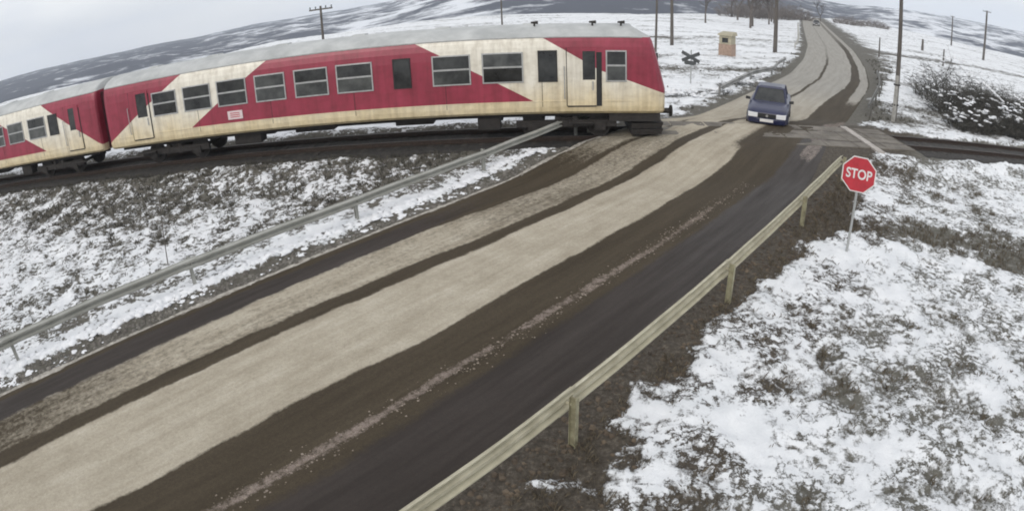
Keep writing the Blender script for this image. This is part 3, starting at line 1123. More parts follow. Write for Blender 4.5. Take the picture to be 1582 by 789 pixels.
def guardrail(path, side, top, label, m, group=None, post_drop=.55, bh=1.0):
    """path: list of (s, n) post places; side +1 when the traffic is on the +n side; beams bolt to that side"""
    p0 = at_sn(*path[0])
    z00 = ground_z(p0[0], p0[1])
    root = empty('guardrail', (p0[0], p0[1], z00), 0, label, 'guardrail', group)
    pts = []
    for s, n in path:
        x, y, _ = at_sn(s, n)
        _, _, _, _, dd = coords(np.array([x]), np.array([y]))
        pts.append(Vector((x - p0[0], y - p0[1], float(hump(dd)[0]) - z00)))
    for i in range(len(pts)):
        a = pts[max(0, i - 1)]
        c = pts[min(len(pts) - 1, i + 1)]
        dv = (c - a).normalized()
        dv.z = 0
        nv = Vector((dv.y, -dv.x, 0)) * side
        jz = rng.uniform(-.015, .015)
        b = pts[i]
        pm = MB()
        base = b - nv * .10
        # C section post: web and two flanges
        for (u0, u1, w0, w1) in ((-.055, .055, -.004, .004), (-.055, -.047, -.035, .0355), (.047, .055, -.035, .0355)):
            q = []
            for z in (-post_drop, top - .02 + jz):
                for w in (w0, w1):
                    for u in (u0, u1):
                        q.append(base + dv * w + nv * u + Vector((0, 0, z)))
            pm.hull8([q[0], q[1], q[2], q[3], q[4], q[5], q[6], q[7]])
        pm.build('post', M_post if m is M_railnear else m, root)
        if i < len(pts) - 1:
            c = pts[i + 1]
            dv = (c - b)
            L = dv.length
            dv = dv / L
            nv = Vector((dv.y, -dv.x, 0)).normalized() * side
            ov = .16
            secs = []
            k = 4
            for j in range(k + 1):
                P = b + dv * (-ov + (L + 2 * ov) * j / k)
                sag = .008 * math.sin(3.0 * j + i)
                off = .004 if i % 2 else .0
                front = [P + nv * (off + .01 + y_) + Vector((0, 0, top - .155 + jz + sag + zz * bh)) for y_, zz in WB]
                back = [P + nv * (off + .01 + y_ - .005) + Vector((0, 0, top - .155 + jz + sag + zz * bh)) for y_, zz in reversed(WB)]
                secs.append(front + back)
            bo = MB().loft(secs, close=True).build('beam', m, root)
            if m is M_railnear:
                ck = MB()
                sec2 = []
                for j in range(71):
                    u = j / 70
                    P = b + dv * (L * (.01 + .98 * u)) + Vector((0, 0, top + jz))
                    w_ = .010 + .03 * max(0, math.sin(9 * u + i * 2.1) * .5 + .35 + rng.uniform(-.35, .35))
                    hh_ = .006 + w_ * .22
                    sec2.append([P + nv * (.012 - w_ * .3) + Vector((0, 0, -.004)), P + nv * (.012 + w_ * .2) + Vector((0, 0, hh_)),
                                 P + nv * (.012 + w_ * .8) + Vector((0, 0, hh_ * .6 - .01)), P + nv * (.014 + w_) + Vector((0, 0, -.02 - w_ * .3))])
                ck.loft(sec2)
                ck.build('caked_snow', M_dsnow2, bo, smooth=True)
        # bolt head and spacer
        MB().tube(b + nv * .09 + Vector((0, 0, top - .155)), b - nv * .06 + Vector((0, 0, top - .155)), .022, n=6).build('bolt', m, root)
    return root


guardrail([(4.92 + 4.908 * k, -3.78) for k in range(-3, 4)], -1, .84,
          'yellowish muddy guardrail along the wet lane leading to the stop sign', M_railnear, 'guardrails along the road')
guardrail([(3.2 + 4.757 * k, -12.98) for k in range(-3, 4)] + [(18.3, -13.0)], 1, .75,
          'grey green guardrail between the road and the snowy field before the train', M_railfar, 'guardrails along the road', bh=.8)
pth = [(s, float(road_n(np.array([s]))[0]) - (4.2 + .3 * math.sin(s))) for s in np.arange(30.5, 51, 4.0)]
guardrail(pth, 1, .75, 'snow dusted guardrail beyond the crossing behind the blue car', mat('snowed_guardrail', (.36, .36, .35), .6, noise=.5, scale=1.2), 'guardrails along the road')
pth = [(s, float(road_n(np.array([s]))[0]) - 4.6) for s in np.arange(70, 140, 6.0)]
guardrail(pth, 1, .8, 'distant pale guardrail on the snowbank side of the far bend', mat('pale_guardrail', (.5, .48, .42), .6, noise=.3, scale=1.2), 'guardrails along the road')
pth = [(s, float(road_n(np.array([s]))[0]) + 4.1) for s in np.arange(33.5, 54, 4.0)]
guardrail(pth, -1, .72, 'dark grey guardrail on the verge by the leaning utility pole', mat('dark_guardrail', (.16, .155, .14), .6, noise=.4, scale=1.2), 'guardrails along the road')

# ------------------------------------------------------------------ stop sign
sx, sy = 7.970, 11.643
gz = ground_z(sx, sy)
SR = 13.5
zc = 1.909
facing = math.atan2(-sy, -sx)                  # plate faces back along the road, towards approaching traffic
yaw = math.atan2(-UR[1], -UR[0]) * .35 + facing * .65
sg = empty('stop_sign', (sx, sy, gz), yaw, 'red octagonal STOP sign on a grey post in the snowy verge', 'stop sign')
h0 = zc - gz
M_galv = mat('galvanised_post', (.45, .46, .45), .45, metal=.4, noise=.25, scale=9)
MB().tube((-.045, 0, -.5), (-.045, 0, h0 + .36), .034, n=12).build('post', M_galv, sg)


def octagon(r, x0, x1):
    m_ = MB()
    ring = [(r * math.cos(math.pi / 8 + k * math.pi / 4), r * math.sin(math.pi / 8 + k * math.pi / 4)) for k in range(8)]
    secs = [[(x, y, z + h0) for y, z in ring] for x in (x0, x1)]
    return m_.loft(secs, close=True)


plate = octagon(.455, -.008, .0).build('plate', M_white, sg)
octagon(.428, .0, .003).build('red_face', M_signred, plate)
fc = bpy.data.curves.new('stop_text', 'FONT')
fc.body = 'STOP'
fc.align_x = 'CENTER'
fc.align_y = 'CENTER'
fc.size = .322
fc.extrude = .002
fc.offset = .006
fo = bpy.data.objects.new('stop_text', fc)
col.objects.link(fo)
bpy.context.view_layer.update()
tme = bpy.data.meshes.new_from_object(fo.evaluated_get(bpy.context.evaluated_depsgraph_get()))
bpy.data.objects.remove(fo)
tme.transform(Matrix(((0, 0, 1, .006), (.84, 0, 0, 0), (0, 1.0, 0, h0 - .0), (0, 0, 0, 1))))
tme.materials.clear()
lo = link('lettering', tme, M_white, plate)
for zz in (-.18, .18):
    MB().box(-.085, -.008, -.06, .06, h0 + zz - .02, h0 + zz + .02).build('clamp', M_galv, sg)

# ------------------------------------------------------------------ level crossing cross sign seen from behind
xp = (11.6, 36.9)
gz = ground_z(*xp)
M_back = mat('weathered_sign_back', (.07, .075, .075), .6, noise=.3, scale=6)
xs = empty('crossbuck_sign', (*xp, gz), math.atan2(UR[1], UR[0]), 'dark back of a cross shaped railway warning sign beyond the crossing', 'sign')
MB().tube((0, 0, -.3), (0, 0, 2.2), .04, n=10).build('post', M_galv, xs)
for k, sgn in enumerate((-1, 1)):
    c, s = math.cos(math.radians(24)), math.sin(math.radians(24)) * sgn
    L, w = .68, .11
    q = []
    for xx in (-.06 - .02 * k, -.045 - .02 * k):
        for a, b_ in ((-L, -w), (L, -w), (-L, w), (L, w)):
            q.append((xx, a * c - b_ * s, 1.75 + a * s + b_ * c))
    MB().hull8(q).build('board', M_back, xs)
lm = MB().box(-.2, -.1, -.2, .2, 1.25, 1.5)
for yy in (-.24, .24):
    lm.tube((-.22, yy, 1.38), (-.02, yy, 1.38), .14, n=14)
lm.build('signal_head', M_back, xs)

# small kiosk-like cabin in the snow
kx, ky = 20.6, 54.2
gz = ground_z(kx, ky)
M_kup = mat('faded_yellow_boards', (.45, .41, .30), .8, noise=.35, scale=5)
M_klo = mat('faded_orange_boards', (.42, .30, .23), .8, noise=.35, scale=5)
kb = empty('trackside_cabin', (kx, ky, gz), math.atan2(UR[1], UR[0]), 'small faded orange and yellow trackside cabin in the snow', 'cabin')
MB().box(-.6, .6, -.65, .65, -.1, 1.15).build('lower_wall', M_klo, kb, bevel=.02)
MB().box(-.56, .56, -.61, .61, 1.15, 1.95).build('upper_wall', M_kup, kb, bevel=.02)
MB().hull8([(-.7, -.75, 1.95), (.7, -.75, 1.95), (-.7, .75, 1.95), (.7, .75, 1.95), (-.62, -.68, 2.12), (.62, -.68, 2.3), (-.62, .68, 2.12), (.62, .68, 2.3)]).build('roof', M_kup, kb)
MB().box(-.575, -.56, -.3, .3, 1.3, 1.75).build('window', M_glass, kb)

M_kerb = mat('pale_concrete_slab', (.5, .46, .42), .85, noise=.4, scale=4)
ka, kb_ = Vector((14.45, 22.9, 0)), Vector((13.95, 18.95, 0))
kd = (kb_ - ka)
kz = ground_z(ka.x, ka.y)
ks = MB()
kn = Vector((-kd.y, kd.x, 0)).normalized() * .16
q = []
for z_ in (-.2, .1):
    for P in (Vector((0, 0, 0)), kd):
        gz2 = ground_z(ka.x + P.x, ka.y + P.y) - kz
        for sg_ in (-1, 1):
            q.append(P + kn * sg_ + Vector((0, 0, z_ + gz2)))
ks.hull8(q)
o = ks.build('concrete_beam', M_kerb, bevel=.02)
o.location = (ka.x, ka.y, kz)
tag(o, 'pale narrow concrete beam lying at the road edge behind the stop sign', 'concrete beam')

# ------------------------------------------------------------------ utility poles
M_wood = mat('weathered_pole_wood', (.13, .115, .10), .85, color2=(.07, .06, .052), scale=3, stretch=(8, 8, .6), bump=.4, bscale=20)
M_conc = mat('pole_stub_concrete', (.38, .37, .34), .9, noise=.35, scale=4)
M_ins = mat('dark_glass_insulator', (.06, .09, .08), .2)


def pole(x, y, h, label, r=.13, arm=0, stub=False, lean=(0, 0), arm_yaw=0.0, z0=None):
    gz = ground_z(x, y) if z0 is None else z0
    root = empty('utility_pole', (x, y, gz), arm_yaw, label, 'pole', 'wooden utility poles')
    m_ = MB()
    k = 6
    prev = None
    for i in range(k):
        a = Vector((lean[0] * i / k, lean[1] * i / k, -.5 if i == 0 else h * i / k))
        b_ = Vector((lean[0] * (i + 1) / k, lean[1] * (i + 1) / k, h * (i + 1) / k))
        m_.tube(a, b_, r * (1 - .35 * i / k), r * (1 - .35 * (i + 1) / k), n=10, cap=(i in (0, k - 1)))
    m_.build('shaft', M_wood, root, smooth=True)
    if stub:
        MB().hull8([(-.3, -.12, -.5), (-.08, -.12, -.5), (-.3, .12, -.5), (-.08, .12, -.5),
                    (-.24, -.09, 2.5), (-.1, -.09, 2.5), (-.24, .09, 2.5), (-.1, .09, 2.5)]).build('footing', M_conc, root, bevel=.02)
        for zz in (.9, 2.0):
            MB().tube((-.08, 0, zz - .04), (-.08, 0, zz + .04), .2, n=12).build('band', M_under, root)
    if arm:
        ax = Vector((lean[0], lean[1], h - .25))
        am = MB().box(ax.x - arm / 2, ax.x + arm / 2, ax.y - .05, ax.y + .05, ax.z - .05, ax.z + .06)
        ao = am.build('crossarm', M_wood, root)
        for q in (-.46, -.22, .22, .46):
            MB().tube((ax.x + q * arm, ax.y, ax.z + .06), (ax.x + q * arm, ax.y, ax.z + .24), .035, .05, n=8).build('insulator', M_ins, ao)
    return root


pole(20.7, 27.33, 8.6, 'leaning wooden utility pole on a concrete footing beside the railway line', .15, 0, True, (.28, .12), .7)
pole(99.98, 99.2, 10.9, 'tall wooden pole with crossarm standing in the far right snowfield', .30, 2.0, lean=(.25, 0), arm_yaw=-.8)
pole(128.0, 142.0, 8.9, 'second wooden pole farther back in the far right snowfield', .26, 1.5, arm_yaw=-.8)
pole(28.12, 59.5, 9.5, 'thick wooden pole before the bare roadside trees', .24, 0, lean=(.1, 0))
pole(17.55, 62.7, 8.5, 'wooden pole in the snowfield behind the crossing', .2, 0)
pole(12.3, 49.0, 8.0, 'thin wooden pole standing behind the nose of the train', .11, 0, lean=(.25, 0))
pole(-12.8, 43.1, 6.0, 'pole with short crossarm rising behind the leading railcar roof', .12, 1.75)
pole(0.0, 68.0, 7.5, 'slim lone pole behind the side windows of the leading railcar', .11, 0)
pole(46.5, 66.0, 2.6, 'short dark post in the snow beyond the leaning pole', .12, 0)
pole(59.9, 68.0, 2.4, 'stubby dark fence post in the snow before the far pole', .16, 0)
pole(77.7, 95.0, 2.2, 'small dark marker post in the open snowfield', .3, 0)
# stake in the left field
gz = ground_z(-9.0, 12.8)
stk = MB().tube((0, 0, -.2), (-.10, .55, 1.75), .018, .008, n=6)
o = stk.build('field_stake', M_wood)
o.location = (-9.0, 12.8, gz)
tag(o, 'thin leaning stick standing in the snowy field before the train', 'stake')

# ------------------------------------------------------------------ cars
def car(label, paint, loc, rz, scale=1.0, detail=True):
    root = empty('car', loc, rz, label, 'car', 'cars on the road')
    # x forward, y left; stations along the length with half outline (y, z)
    def sec(x, hw, zb, zs, zt, tw):
        h = [(hw * .86, zb), (hw * .97, zb + .12), (hw, zb + .28), (hw * .995, zs - .12), (hw * .96, zs), (tw, zt)]
        return [(x, -y, z) for y, z in h] + [(x, y, z) for y, z in h[::-1]]
    S = [sec(-2.08, .66, .36, .78, .84, .5), sec(-2.02, .76, .27, .86, .93, .6), sec(-1.75, .81, .22, .90, .97, .62), sec(-1.2, .83, .2, .91, .97, .64),
         sec(-.3, .84, .2, .90, .95, .65), sec(.75, .84, .2, .88, .93, .66), sec(1.3, .83, .2, .83, .88, .62), sec(1.75, .80, .21, .76, .81, .58),
         sec(2.0, .75, .24, .70, .74, .55), sec(2.1, .66, .32, .62, .66, .5)]
    MB().loft(S).build('body', paint, root, smooth=True, bevel=0)
    # cabin: pillars and roof over glass
    def cs(x, hw, z):
        return (x, hw, z)
    base_z, top_z = .90, 1.40
    B = dict(fb=(.86, .70), ft=(.18, .55), rt=(-1.05, .55), rb=(-1.62, .68))
    g = MB()
    lo_ = [(.82, -.68), (-1.58, -.66), (-1.58, .66), (.82, .68)]
    hi_ = [(.16, -.55), (-1.03, -.55), (-1.03, .55), (.16, .55)]
    g.loft([[(x, y, base_z) for x, y in lo_], [(x, y, top_z - .03) for x, y in hi_]], close=True)
    g.build('glass', M_glass, root)
    rf = MB()
    rf.loft([[(x * 1.0 + (.03 if x > 0 else -.03), y * 1.02, top_z - .04) for x, y in hi_],
             [(x + (.02 if x > 0 else -.02), y * 1.01, top_z + .005) for x, y in hi_],
             [(x * .8 - .05, y * .75, top_z + .04) for x, y in hi_]], close=True)
    rfo = rf.build('roof', paint, root)
    for (a, b_) in zip(lo_, hi_):
        MB().tube((a[0], a[1], base_z - .02), (b_[0], b_[1], top_z - .02), .045, .04, n=6).build('pillar', paint, root)
    for sgn in (-1, 1):
        MB().tube((-.42, sgn * .68, base_z - .02), (-.45, sgn * .56, top_z - .02), .035, n=6).build('pillar', paint, root)
    for sgn in (-1, 1):
        MB().hull8([(1.93, sgn * .40, .49), (2.15, sgn * .36, .49), (1.80, sgn * .76, .49), (2.10, sgn * .73, .49),
                    (1.93, sgn * .40, .66), (2.14, sgn * .36, .655), (1.80, sgn * .76, .67), (2.085, sgn * .74, .665)]).build('headlight', M_lamp, root, bevel=.015)
        MB().hull8([(.62, sgn * .80, .90), (.74, sgn * .80, .90), (.62, sgn * .99, .91), (.72, sgn * .99, .91),
                    (.62, sgn * .80, 1.0), (.72, sgn * .80, 1.0), (.62, sgn * .98, 1.02), (.70, sgn * .98, 1.02)]).build('wing_mirror', M_rubber, root, bevel=.01)
    MB().box(1.98, 2.135, -.34, .34, .5, .65).build('grille', M_rubber, root, bevel=.01)
    MB().tube((2.13, 0, .575), (2.145, 0, .575), .05, n=14).build('badge', M_alu, root)
    bm = MB()
    bm.loft([[(x, y, .27) for x, y in ((1.72, -.83), (2.06, -.7), (2.16, -.4), (2.16, .4), (2.06, .7), (1.72, .83))],
             [(x, y, .47) for x, y in ((1.72, -.835), (2.08, -.71), (2.18, -.4), (2.18, .4), (2.08, .71), (1.72, .835))]], close=True)
    bm.build('bumper', paint, root, bevel=.03)
    MB().box(2.17, 2.19, -.26, .26, .35, .46).build('number_plate', M_white, root)
    for x in (1.28, -1.3):
        for sgn in (-1, 1):
            w = MB().tube((x, sgn * .66, .30), (x, sgn * .845, .30), .30, n=22).build('wheel', M_rubber, root)
            MB().tube((x, sgn * .835, .30), (x, sgn * .855, .30), .19, n=18).build('rim', M_alu, w)
    root.scale = (scale,) * 3
    return root


M_lamp = mat('headlight_glass', (.6, .61, .63), .12)
M_lamp.node_tree.nodes['Principled BSDF'].inputs['Emission Color'].default_value = (1, .97, .9, 1)
M_lamp.node_tree.nodes['Principled BSDF'].inputs['Emission Strength'].default_value = .08
M_blue = mat('dark_blue_car_paint', (.017, .021, .068), .3, noise=.3, scale=2.5, spec=.6)
M_dark = mat('black_car_paint', (.02, .02, .022), .3, noise=.2, scale=2)
hd = math.atan2(-UR[1], -UR[0])
pf = UT * 9.35 + NT * (23.55)              # middle of the front bumper
hd2 = hd + .27
cc = pf - np.array([math.cos(hd2), math.sin(hd2)]) * 2.1
car('dark blue saloon car waiting at the level crossing behind the rails', M_blue, (float(cc[0]), float(cc[1]), ground_z(*cc) + .01), hd2, 1.09)
fs = 150.0
fx = at_sn(fs, float(road_n(np.array([fs]))[0]) + .2)
car('tiny dark car far away on the road bend', M_dark, (fx[0], fx[1], ground_z(fx[0], fx[1]) + .05), math.atan2(-UR[1], -UR[0]) + .25)

# ------------------------------------------------------------------ bare trees and thickets
M_bark = mat('grey_brown_bark', (.14, .12, .105), .9, noise=.4, scale=5)
M_twig = mat('bare_grey_twigs', (.115, .10, .088), .9, noise=.4, scale=2)
M_bramble = mat('dark_bramble_twigs', (.075, .07, .058), .9, noise=.5, scale=3)


M_scrub = mat('pale_bare_scrub', (.20, .175, .16), .9, noise=.4, scale=1)


def bare_tree(x, y, h, seed, label):
    r_ = random.Random(seed)
    gz = ground_z(x, y)
    root = empty('bare_tree', (x, y, gz), r_.uniform(0, 6), label, 'tree', 'bare roadside trees')
    tr, cr = MB(), MB()

    def grow(p, d, L, r, lev):
        q = p + d * L
        (tr if lev < 2 else cr).tube(p, q, r, r * .7, n=6 if lev < 2 else 3, cap=False)
        if lev >= 6:
            return
        kids = 2 if lev < 1 else r_.choice((2, 3, 3))
        for _ in range(kids):
            v = Vector((r_.uniform(-1, 1), r_.uniform(-1, 1), r_.uniform(-.15, .8)))
            grow(q, (d + v * .75).normalized(), L * r_.uniform(.62, .85), r * .62, lev + 1)
        if lev > 0:
            for _ in range(2):
                v = Vector((r_.uniform(-1, 1), r_.uniform(-1, 1), r_.uniform(-.1, .6)))
                grow(p + d * L * r_.uniform(.3, .8), (d * .4 + v).normalized(), L * .6, r * .45, max(lev + 2, 5))
    grow(Vector((0, 0, -.3)), Vector((0, 0, 1)), h * .27, h * .022, 0)
    tr.build('trunk', M_bark, root)
    cr.build('crown', M_twig, root)
    return root


TREES = [(44, 104, 11, 'tall bare tree at the left edge of the roadside clump'), (50, 118, 12, 'broad bare tree behind the thick pole'),
         (56, 122, 10, 'bare tree in the middle of the roadside clump'), (64, 138, 12, 'bare tree by the far guardrail'),
         (58, 150, 11, 'bare tree at the back of the roadside clump'), (72, 158, 9, 'small bare tree where the road vanishes'),
         (96, 170, 8, 'small bare tree right of the vanishing road'), (38, 112, 9, 'bare tree at the field end of the clump'),
         (47, 110, 10, 'leaning bare tree close behind the thick pole'), (61, 130, 13, 'tallest bare tree beside the far bend'),
         (53, 133, 11, 'bare tree deep inside the roadside clump'), (66, 150, 10, 'slender bare tree near the vanishing road')]
for i, (x, y, h, lb) in enumerate(TREES):
    bare_tree(x, y, h, 30 + i, lb)


def thicket(x, y, rx, ry, h, seed, label, n=420, snow=26, fat=1.0, m_=None, group='dark thickets beyond the track'):
    r_ = random.Random(seed)
    gz = ground_z(x, y)
    root = empty('bramble_thicket', (x, y, gz), 0, label, 'thicket', group)
    tw = MB()
    for _ in range(n):
        a, q = r_.uniform(0, 6.283), math.sqrt(r_.random())
        px, py = rx * q * math.cos(a), ry * q * math.sin(a)
        hh = h * (1 - .55 * q * q) * r_.uniform(.5, 1.05)
        p = Vector((px, py, -.2))
        d = Vector((px / rx * .5 + r_.uniform(-.4, .4), py / ry * .5 + r_.uniform(-.4, .4), 1))
        for k in range(4):
            e = p + d.normalized() * hh / 3.4
            tw.tube(p, e, (.028 - .005 * k) * fat, (.022 - .005 * k) * fat, n=3, cap=False)
            for _ in range(3):
                tv = Vector((r_.uniform(-1, 1), r_.uniform(-1, 1), r_.uniform(-.2, .8)))
                tw.tube(e, e + tv * .3 * fat, .012 * fat, .004 * fat, n=3, cap=False)
            p = e
            d = d + Vector((r_.uniform(-.6, .6), r_.uniform(-.6, .6), -.28))
    tw.build('branches', m_ or M_bramble, root)
    if not snow:
        return root
    sn_ = MB()
    for _ in range(snow):
        a, q = r_.uniform(0, 6.283), math.sqrt(r_.random())
        px, py = rx * q * math.cos(a), ry * q * math.sin(a)
        zz = h * (1 - .55 * q * q) * r_.uniform(.35, .9)
        for _k in range(3):
            sn_.lump((px + r_.uniform(-.2, .2), py + r_.uniform(-.2, .2), zz + r_.uniform(-.05, .05)), r_.uniform(.07, .2), r_.uniform(.04, .09), r_)
    sn_.build('snow_clumps', M_snow, root, smooth=True)
    return root


thicket(27.6, 27.6, 2.0, 1.5, 2.0, 61, 'dark bramble thicket dotted with snow beside the railway line', 300, 40)
thicket(31.0, 27.4, 2.3, 1.6, 2.3, 62, 'large dark thicket with snow clumps next to the fallen trunk', 460, 34)
thicket(30.6, 31.6, 3.0, 1.9, 3.5, 63, 'dark thicket behind the fallen snowy trunk', 250, 34)
thicket(35.2, 29.6, 2.4, 1.8, 3.2, 65, 'tall loose thicket at the outer end of the bramble row', 260, 32)
thicket(33.6, 37.0, 3.4, 2.2, 4.3, 66, 'tallest loose brown thicket behind the bramble row', 220, 30)
thicket(35.5, 32.5, 3.0, 2.2, 3.3, 64, 'low brown thicket farthest from the railway line', 420, 14)
for i, (x_, y_, h_, lb) in enumerate(((9.6, 31.4, .5, 'low dark weeds with snow at the verge nearest the train nose'), (11.8, 32.6, .6, 'low dark weeds with snow under the cross shaped sign'),
                                      (14.2, 35.6, .6, 'low dark weeds with snow by the start of the snow dusted guardrail'), (17.4, 39.6, .5, 'low dark weeds with snow behind the waiting car'))):
    thicket(x_, y_, 1.3, .5, h_, 120 + i, lb, 90, 9, .6, None, 'dark weeds on the verge beyond the crossing')
for i, (a_, r_, h_, lb) in enumerate(((22.0, 165, 6.5, 'bare scrub at the field end of the roadside trees'), (23.6, 172, 7.5, 'tall bare scrub among the roadside trees behind the thick pole'),
                                      (25.4, 180, 7.0, 'bare scrub between the roadside trees and the far guardrail'), (27.0, 190, 6.0, 'bare scrub beside the far bend where the road vanishes'),
                                      (32.2, 215, 4.0, 'low grey scrub to the right of the vanishing road'), (34.6, 235, 4.0, 'low grey scrub at the edge of the far right snowfield'))):
    thicket(r_ * math.sin(math.radians(a_)), r_ * math.cos(math.radians(a_)), 6, 5, h_, 80 + i, lb, 170, 0, 2.4, M_scrub, 'bare scrub along the far road')
gz = ground_z(31.2, 30.0)
tk = MB()
for j in range(8):
    tk.tube((.2 * j, -.1 * j + .02 * math.sin(j * 2), -.12 * j + .02 * math.cos(j * 3)), (.2 * j + .2, -.1 * j - .1 + .02 * math.sin(j * 2 + 2), -.12 * j - .12 + .02 * math.cos(j * 3 + 3)), .10 - .006 * j, .094 - .006 * j, n=9)
o = tk.build('fallen_trunk', M_snow, smooth=True)
o.location = (29.8, 29.4, gz + 2.75)
tag(o, 'snow covered fallen trunk lying across the dark thicket', 'trunk')

# ------------------------------------------------------------------ dry grass and clods sticking out of the snow
M_grass = mat('dry_grey_grass', (.10, .092, .07), .9, color2=(.045, .042, .035), scale=3)
M_grass2 = mat('dry_brown_grass', (.17, .14, .095), .9, color2=(.055, .043, .03), scale=9)


def scatter(n, xr, yr, keep):
    x = nrng.uniform(*xr, n)
    y = nrng.uniform(*yr, n)
    k = keep(x, y)
    return x[k], y[k]


def grass(name, x, y, label_m, hmin, hmax, blades, wid):
    z = terrain(x, y)
    V, F = [], []
    for i in range(len(x)):
        for _ in range(blades):
            a = rng.uniform(0, 6.283)
            h = rng.uniform(hmin, hmax)
            ox, oy = x[i] + rng.gauss(0, .04), y[i] + rng.gauss(0, .04)
            lx, ly = h * rng.uniform(.1, .9) * math.cos(a), h * rng.uniform(.1, .9) * math.sin(a)
            wx, wy = -math.sin(a) * wid, math.cos(a) * wid
            b = len(V)
            V += [(ox - wx, oy - wy, z[i] - .02), (ox + wx, oy + wy, z[i] - .02), (ox + lx * .45 + wx * .7, oy + ly * .45 + wy * .7, z[i] + h * .65),
                  (ox + lx, oy + ly, z[i] + h)]
            F += [(b, b + 1, b + 2), (b, b + 2, b + 3)]
    me = bpy.data.meshes.new(name)
    me.from_pydata(V, [], F)
    return tag(link(name, me, label_m), kind='stuff')


def keep_left(x, y):
    s, n, v, t, d = coords(x, y)
    ok = (v < -6.3) & (d < -1.9) & (s < 22)
    m_ = snow_cover(x, y)
    return ok & (nrng.random(len(x)) < np.where(m_ < .45, .8, .10) * (.6 + .5 * sm(-12, -3, d)))


def keep_right(x, y):
    s, n, v, t, d = coords(x, y)
    ok = (v > 4.5) & (d < -2.2)
    m_ = snow_cover(x, y)
    return ok & (nrng.random(len(x)) < np.where(m_ < .4, .75, .03))


def keep_far(x, y):
    s, n, v, t, d = coords(x, y)
    ok = (np.abs(v) > 3.9) & (d > 2.6)
    m_ = snow_cover(x, y)
    return ok & (nrng.random(len(x)) < np.where(m_ < .4, .6, .01))


gx, gy = scatter(24000, (-34, 6), (5, 23), keep_left)
o = grass('field_grass', gx, gy, M_grass, .05, .17, 5, .012)
tag(o, 'dark dry grass tufts poking through the snow before the train', 'grass')
gx, gy = scatter(16000, (-2, 18), (1.5, 18), keep_right)
o = grass('verge_grass', gx, gy, M_grass2, .04, .15, 7, .006)
tag(o, 'brown dry grass on the verge outside the muddy guardrail', 'grass')
gx, gy = scatter(9000, (4, 60), (23, 60), keep_far)
o = grass('far_grass', gx, gy, M_grass, .06, .22, 5, .02)
tag(o, 'grey dry grass along the verge beyond the railway', 'grass')

# loose gravel and clods along the shoulders
M_gravel = mat('grey_shoulder_gravel', (.24, .225, .20), .9, color2=(.085, .075, .065), scale=3.0)
M_rubble = mat('tan_road_rubble', (.34, .285, .235), .95, color2=(.12, .095, .072), scale=5.0)
M_clod = mat('brown_earth_clods', (.15, .115, .08), .95, color2=(.04, .03, .022), scale=3.0)


def loose(name, m_, n, s_rng, v_fun, rmin, rmax, label, cat, flat=.7, on_road=False):
    mb = MB()
    s = np.array([rng.uniform(*s_rng) for _ in range(n)])
    q = road_n(s) + np.array([v_fun() for _ in range(n)])
    x, y = s * UR[0] + q * NR[0], s * UR[1] + q * NR[1]
    z = hump(coords(x, y)[4]) + .03 if on_road else terrain(x, y)
    for i in range(n):
        r_ = rmin + (rmax - rmin) * rng.random() ** 3
        mb.lump((x[i], y[i], z[i] + .004), r_, r_ * flat, rng, 6)
    tag(mb.build(name, m_), label, cat, kind='stuff')


loose('gravel', M_gravel, 3200, (-5, 19), lambda: -3.85 - abs(rng.gauss(0, .42)), .012, .06, 'grey gravel strewn along the shoulder below the snow bank', 'gravel')
loose('earth_clods', M_clod, 2600, (-4, 20), lambda: 4.1 + abs(rng.gauss(.4, .6)), .012, .055, 'dark earth clods along the muddy guardrail', 'earth')
loose('road_rubble', M_rubble, 1500, (-4, 17), lambda: 2.1 + rng.gauss(0, .11), .006, .024, 'line of tan rubble between the muddy wheel tracks of the wet lane', 'rubble', .6, True)
loose('snow_scraps', M_snow, 170, (-4, 18), lambda: -4.0 - abs(rng.gauss(.1, .35)), .03, .14, 'flat scraps of snow on the gravel shoulder', 'snow', .18)

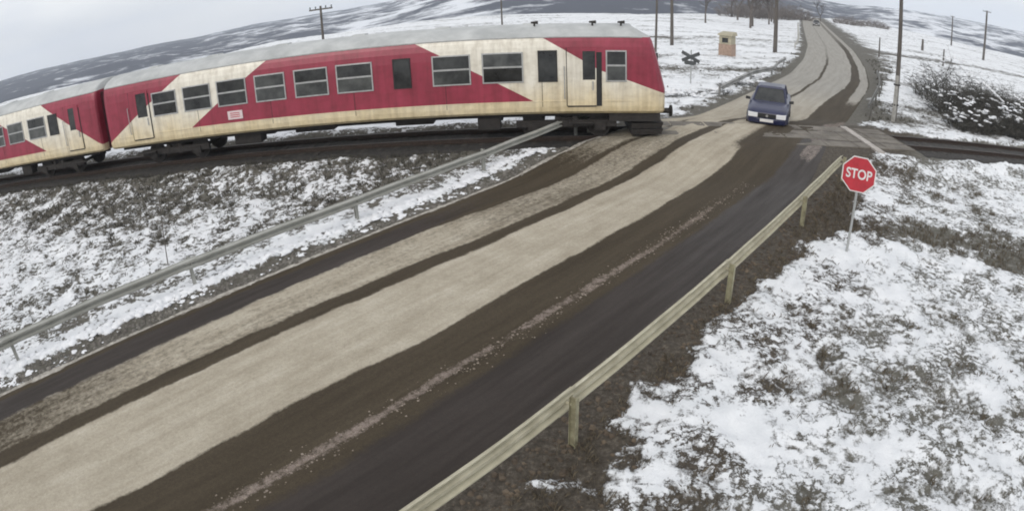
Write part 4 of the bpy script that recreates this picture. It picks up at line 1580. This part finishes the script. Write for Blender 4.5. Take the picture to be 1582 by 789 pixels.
# ridge of dirty snow thrown against the guardrails
ss = np.arange(-9, 20.2, .05)
for side, c0, wid, hh in ((-1, -11.98, .10, .025),):
    cc_ = np.linspace(-1, 1, 7)
    S2, C2 = np.meshgrid(ss, cc_, indexing='ij')
    wv = wid * (.3 + 1.4 * fbm(S2 * 1.1, S2 * 0, 91 + side, 4))
    n2 = c0 + .12 * (fbm(S2 * .7, S2 * 0 + 3, 93 + side, 4) - .5) + C2 * wv + .05 * (fbm(S2 * 7, C2 * 3, 95, 3) - .5)
    z2 = hh * (1 - C2 ** 2) * (2.2 * fbm(S2 * 3.1, C2 * 1.4, 97 + side, 4) - .75) + .004
    sx2, sy2 = S2 * UR[0] + n2 * NR[0], S2 * UR[1] + n2 * NR[1]
    d2 = coords(sx2, sy2)[4]
    me = grid_mesh('slush_ridge', sx2, sy2, z2 + hump(d2), {})
    me.flip_normals()
    o = link('slush_ridge', me, M_dsnow)
    tag(o, 'broken ridge of grey slush along the gravel shoulder', 'slush', kind='stuff')
sb = MB()
for k in range(1300):
    s = -6 + 25.5 * rng.random()
    n = -12.78 - abs(rng.gauss(0, .16)) + .18 * math.sin(s * .9) * rng.random()
    p = at_sn(s, n)
    sb.lump((p[0], p[1], ground_z(p[0], p[1]) + .02), rng.uniform(.04, .17), rng.uniform(.015, .06), rng, 7)
o = sb.build('snow_bank', M_snow, smooth=True)
tag(o, 'low bank of white snow under the grey green guardrail', 'snow', kind='stuff')

# ------------------------------------------------------------------ winter haze
hz = bpy.data.materials.new('pale_winter_haze')
hz.use_nodes = True
hn, hl = hz.node_tree.nodes, hz.node_tree.links
hn.clear()
ho = hn.new('ShaderNodeOutputMaterial')
hv = hn.new('ShaderNodeVolumePrincipled')
hv.inputs['Color'].default_value = (.86, .92, 1.0, 1)
hv.inputs['Density'].default_value = .00038
hv.inputs['Anisotropy'].default_value = .2
hl.new(hv.outputs['Volume'], ho.inputs['Volume'])
hb = MB().box(-2700, 2700, -900, 2700, -75, 130).build('haze', hz)
tag(hb, kind='stuff')
